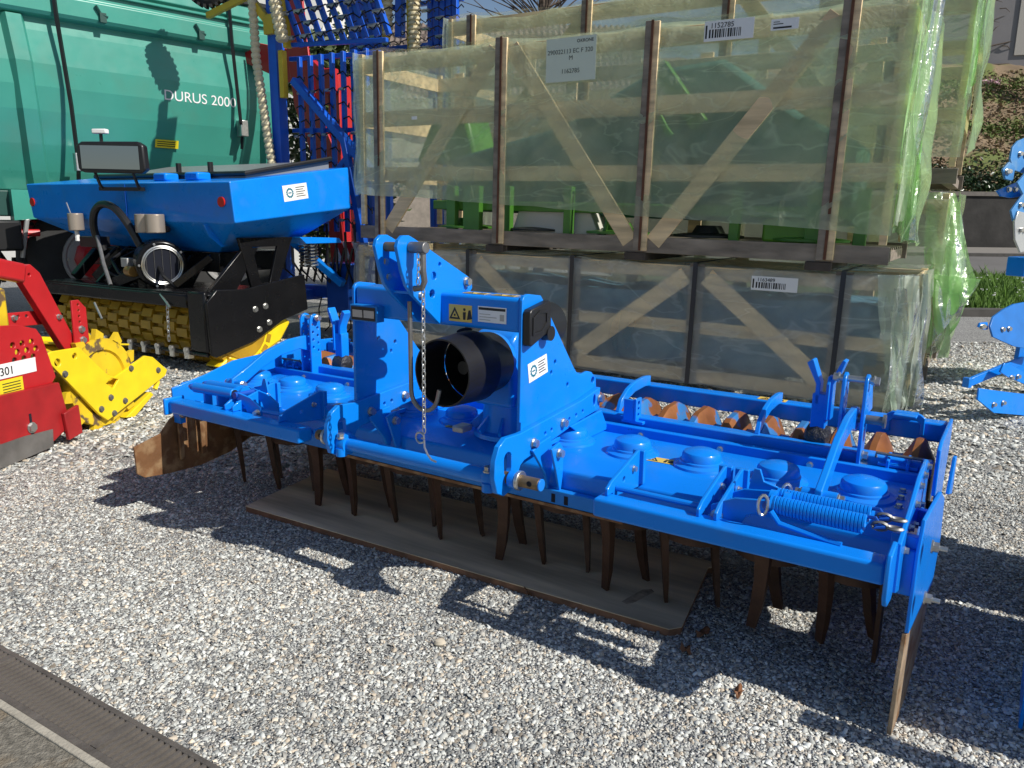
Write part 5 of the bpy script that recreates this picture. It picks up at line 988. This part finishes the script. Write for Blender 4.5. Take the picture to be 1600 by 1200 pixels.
for r_ in range(8):
    z = 3.80+r_*.15
    for i in range(6): x = .50+.28*i-(z-3.72)*.28+.12*(r_ % 2); link('spring_tine', tinem, wd_, loc=(x, -.08, z)); (r_ % 2 == 0 or i % 2) and link('tine_clip', clip, wd_, loc=(x, -.10, z))
for r_ in range(11):
    z = 1.55+r_*.18
    for i in range(5): x = .36+.25*i+.08*(r_ % 2); o = link('spring_tine', tinem, wd_, loc=(x, .08, z)); o.scale = (.7, 1, 1); (r_ % 3 == 0) and link('tine_clip', clip, wd_, loc=(x, .07, z), scale=(.45, .7, .7))
def corr(path, R_, name):
    P = [Vector(p) for p in path]; L_ = sum((b-a).length for a, b in zip(P, P[1:])); n_ = int(L_/.024); pts = []; rr = []
    for i in range(n_+1):
        s = i/n_*L_; k = 0
        while k < len(P)-2 and s > (P[k+1]-P[k]).length: s -= (P[k+1]-P[k]).length; k += 1
        pts.append(P[k]+(P[k+1]-P[k]).normalized()*s); rr.append(R_*(1.0 if i % 3 else .74))
    return MB().tube(pts, rr, 12).build(name, CREAM, wd_)
corr([(-.12, -.14, 4.9), (-.10, -.14, 3.6), (.0, -.14, 2.9), (.10, -.14, 2.2)], .062, 'corrugated_hose')
corr([(.28, -.16, 4.9), (.33, -.16, 4.2), (.43, -.16, 3.76)], .085, 'corrugated_hose')
corr([(-.12, 3.25, 6.2), (-.13, 3.25, 4.0)], .11, 'corrugated_hose'); corr([(-.66, 3.25, 6.2), (-.70, 3.25, 4.6)], .09, 'corrugated_hose')
# second wing, standing farther back
for x in (-1.6, -1.45, -1.3, -1.15, -1.0, -.85, .12, .25, .38, .5, .62): ub((x, 3.4, .0), (x-.03, 3.4, 6.0), .09, .09, 'wing_bar', BW)
for z in (1.0, 2.6, 4.45, 5.1): ub((-1.6, 3.46, z), (.7, 3.46, z-.05), .07, .07, 'cross_bar', BW)
for r_ in range(9):
    for i in range(8): o = link('spring_tine', tinem, wd_, loc=(-1.6+.28*i+.08*(r_ % 2), 3.3, 4.2+.14*r_)); (i+r_) % 2 and link('tine_clip', clip, wd_, loc=(-1.6+.28*i, 3.28, 4.2+.14*r_))
YB = pbr('weeder_yellow', (0.62, 0.42, 0.02), 0.4, var=0.1)
ub((.40, -.06, 3.70), (.34, -.06, 4.95), .06, .10, 'hose_trough', YB); ub((.30, -.06, 3.1), (.30, -.06, 3.68), .08, .08, 'hose_trough', YB); ub((-.24, 3.3, 3.9), (-.26, 3.3, 6.1), .08, .12, 'hose_trough', YB)
ub((-.78, 3.3, 4.55), (-.76, 3.3, 6.1), .08, .12, 'hose_trough', YB); ub((-.48, 3.3, 4.55), (-.42, 3.3, 6.0), .13, .13, 'lift_post', BW)
MB().bar((-1.05, -.1, 4.24), (-.05, -.1, 4.42), .06, .08).build('wheel_arm', YB, wd_, .006); MB().bar((-.22, -.1, 4.38), (.16, -.1, 4.00), .07, .10).build('wheel_arm', YB, wd_, .006); B((.06, -.14, 3.88), (.24, -.07, 4.12)).build('arm_clamp', YB, wd_, .01)
# depth wheel above the frame edge
wc = Vector((-.98, -.12, 4.62)); gw = MB().lathe([(.10, -.08), (.22, -.09), (.27, -.05), (.28, 0), (.27, .05), (.22, .09), (.10, .08)], wc, (.55, -.83, 0), 28).build('depth_wheel', RUBBER, wd_)
lg = MB(); xx, yy, ddd = frame_of((.55, -.83, 0))
for k in range(22): a = k*2*math.pi/22; rd = xx*math.cos(a)+yy*math.sin(a); lg.bar(wc+rd*.28-ddd*.07, wc+rd*.28+ddd*.07, .035, .04, up=rd)
lg.build('tread', RUBBER, gw); MB().lathe([(.10, 0), (.10, .10), (.03, .12)], wc, (.55, -.83, 0), 14).build('wheel_hub', YB, gw)
MB().tube([wc, wc+Vector((.05, .1, -.25)), wc+Vector((.1, .05, -.36))], .03, 8).build('wheel_stalk', YB, wd_)
for k in range(7): MB().tube([(.3+.2*k, .5, .55), (.28+.2*k, .42, .3), (.34+.2*k, .36, .08), (.30+.2*k, .30, .012)], .010, 5).build('ground_tine', TW, wd_)
for k in range(9): a = rnd(0, 3); MB().tube([(.2+.16*k, -.1, 1.3+.1*(k % 3)), (.3+.16*k, -.2, .9+.1*(k % 2)), (.5+.14*k, -.15, .75), (.6+.14*k, -.1, 1.2)], .018, 6).build('hydraulic_hose', BLACK, wd_)
ub((.45, -.3, 1.35), (1.35, -.2, .75), .09, .09, 'linkage_arm', BLUE); B((.95, -.1, .35), (1.35, .3, 1.0)).build('linkage_block', BLUEB, wd_, .02)
# ------------------------------------------------------------ red loader frame seen through the weeder
rf_ = thing('red_loader_frame', 'tall red steel frame seen through the blue tine weeder', 'frame', (-3.9, 12.6, 0), R(-31))
MB().prism([(-.65, 4.16), (-.55, 4.30), (.95, 3.95), (1.55, 3.50), (1.45, 3.15), (.75, 3.50), (-.6, 4.02)], -.06, .06, 'xz', holes=[circ(-.52, 4.15, .05, 10)]).build('upper_arm', RED, rf_, .01)
MB().prism([(.55, 4.7), (1.0, 4.7), (1.15, 3.3), (1.5, 2.6), (1.62, 1.4), (1.72, .3), (1.42, .3), (1.35, 1.4), (1.1, 2.4), (.75, 3.2)], -.10, -.065, 'xz').build('side_plate', RED, rf_, .008)
B((1.40, -.06, .3), (1.62, .2, 3.6)).build('mast', RED, rf_, .01); B((1.45, -.25, 3.32), (1.68, -.105, 3.65)).build('bearing', RED, rf_, .02)

# ------------------------------------------------------------ plough at the right edge, and the next implement beside the harrow
pg = thing('reversible_plough', 'blue plough with curved mouldboards reaching in from the right edge', 'plough', (5.05, 6.9, 0), R(20))
def mould(pts, name, parent, bend, mat=BLUE, th=.018, nrm=(0, -1, 0)):
    """curved board: outline in local (x,z) at depth y, bent back along its length"""
    P = pts; n_ = len(P); cx = sum(p[0] for p in P)/n_; cz = sum(p[1] for p in P)/n_; vs = []
    def dep(x, z): return bend[0]+bend[1]*(x-cx)+bend[2]*(x-cx)**2+bend[3]*(z-cz)
    rings = [1.0, .66, .33]
    for k in rings: vs += [(cx+(x-cx)*k, dep(cx+(x-cx)*k, cz+(z-cz)*k), cz+(z-cz)*k) for x, z in P]
    vs.append((cx, dep(cx, cz), cz)); fs = []
    for r_ in range(2):
        for i in range(n_): j = (i+1) % n_; fs.append((r_*n_+i, r_*n_+j, (r_+1)*n_+j, (r_+1)*n_+i))
    for i in range(n_): fs.append((2*n_+i, 2*n_+(i+1) % n_, 3*n_))
    m_ = len(vs); vs += [(x, y+th, z) for x, y, z in vs]; fs += [tuple(i+m_ for i in reversed(f)) for f in fs]
    fs += [(i, (i+1) % n_, m_+(i+1) % n_, m_+i) for i in range(n_)]
    o = MB().add(vs, fs).build(name, mat, parent, .004)
    for k in (.25, .7): bolt(o, (cx+(P[0][0]-cx)*k*.7, dep(cx+(P[0][0]-cx)*k*.7, cz)-.002, cz), (0, -1, 0), BOLT)
    return o
PLB = pbr('plough_blue', (0.06, 0.24, 0.54), 0.45, var=0.15, vscale=8, col2=(0.12, 0.28, 0.5), c2scale=10)
PLS = pbr('plough_blue_shaded', (0.008, 0.15, 0.50), 0.4, var=0.15, vscale=6)  # darker copy of the plough paint, shade on the middle mouldboard painted in
mould([(-1.50, 2.08), (-1.47, 2.17), (-1.40, 2.22), (-1.20, 2.28), (-.9, 2.24), (-.95, 2.02), (-1.28, 1.98), (-1.46, 2.0)], 'mouldboard', pg, (-.30, .15, 0, 0.15), PLB)
mould([(-1.60, 2.0), (-1.52, 2.06), (-1.44, 2.03), (-1.46, 1.92), (-1.56, 1.93)], 'trash_board', pg, (-.36, .15, 0, 0.10), PLB)
mould([(-1.57, 1.90), (-1.28, 2.10), (-1.0, 2.20), (-.95, 2.02), (-1.28, 1.93), (-1.50, 1.82)], 'mouldboard', pg, (-.42, .15, 0, 0.15), PLB)
mould([(-1.49, 1.85), (-1.20, 1.93), (-.95, 1.95), (-.95, 1.84), (-1.30, 1.80), (-1.44, 1.81)], 'mouldboard', pg, (-.22, .15, 0, 0.10), BLUE)
mould([(-1.41, 1.70), (-1.22, 1.86), (-.95, 1.92), (-.95, 1.72), (-1.22, 1.66), (-1.37, 1.62)], 'trash_board', pg, (-.30, .15, 0, 0.10), PLB)
mould([(-1.38, 1.62), (-1.34, 1.70), (-1.20, 1.68), (-1.0, 1.62), (-1.0, 1.42), (-1.28, 1.38), (-1.36, 1.48)], 'share', pg, (-.34, .15, 0, 0.10), pbr('bare_share', (0.55, 0.55, 0.54), 0.35, 0.6, var=0.1))
mould([(-1.44, .72), (-1.45, .80), (-1.38, .87), (-1.22, .92), (-1.06, .955), (-.80, .97), (-.78, .56), (-1.0, .60), (-1.18, .63), (-1.33, .68)], 'mouldboard', pg, (-.30, .15, 0, .4), PLS)
mould([(-1.56, .80), (-1.54, .83), (-1.44, .83), (-1.43, .77), (-1.50, .775)], 'share_point', pg, (-.31, .15, 0, 0.10))
mould([(-1.50, .21), (-1.48, .30), (-1.20, .25), (-.90, .20), (-.7, .17), (-.7, -.02), (-.90, .02), (-1.28, .08)], 'mouldboard', pg, (-.30, .15, 0, 0.15))
mould([(-1.31, .43), (-1.26, .50), (-1.10, .45), (-.93, .38), (-.7, .32), (-.7, .24), (-.93, .29), (-1.2, .38)], 'trash_board', pg, (-.33, .15, 0, 0.10))
MB().bar((-1.55, -.28, .335), (-.7, -.18, .50), .03, .07).build('disc_arm', BLUE, pg, .004); B((-1.57, -.31, .30), (-1.53, -.25, .38)).build('arm_end', BLUE, pg, .004)
MB().bar((-.9, -.05, 1.25), (2.2, .1, 1.3), .16, .16).build('plough_beam', BLUE, pg, .01)
for x in (-.75, .4, 1.5): MB().prism([(x, .3), (x+.12, .3), (x+.2, 1.25), (x+.1, 2.0), (x, 2.0), (x+.04, 1.2)], -.08, -.04, 'xz').build('plough_leg', BLUE, pg, .005)
for x in (.0, 1.1):
    mould([(x, .1), (x+.5, .15), (x+.95, .4), (x+.8, .7), (x+.2, .6)], 'mouldboard', pg, (-.3, .15, 0, 0.15)); mould([(x, 2.3), (x+.5, 2.25), (x+.95, 2.0), (x+.8, 1.7), (x+.2, 1.8)], 'mouldboard', pg, (-.3, .15, 0, 0.15), PLB)
MB().prism([(-.3, .02), (.3, .02), (.15, .6), (-.15, .6)], .0, .1, 'xz').build('support_stand', BLUE, pg, .005)
nb = thing('neighbour_harrow', 'blue end plate of the next implement cut off by the right edge', 'harrow', (1.245, 2.592, 0), HY)
MB().prism([(-.10, .0), (-.12, .30), (-.06, .52), (.25, .56), (.40, .40), (.10, .05)], .552, .564, 'yz').build('side_plate', BLUE, nb, .003)
bolt(nb, (.552, -.05, .47), (-1, 0, 0)); bolt(nb, (.552, -.07, .38), (-1, 0, 0))
B((.60, -.25, .38), (3.9, .75, .68)).build('trough', BLUE, nb, .01); B((.60, .80, .40), (3.9, 1.5, .72)).build('roller_frame', BLUE, nb, .01); B((.575, -.06, .30), (.62, 1.55, .55)).build('end_frame', BLUE, nb, .01)
B((.62, -.45, .50), (3.9, -.36, .60)).build('front_bar', BLUE, nb, .01); MB().cyl((.62, 1.2, .30), (3.9, 1.2, .30), .28, n=24).build('roller', RUST, nb)
for k in range(10):
    for s in (-1, 1): link('tine', TM, nb, loc=(.9+.3*k, .2+.1*s, .0))
bpy.context.view_layer.update()
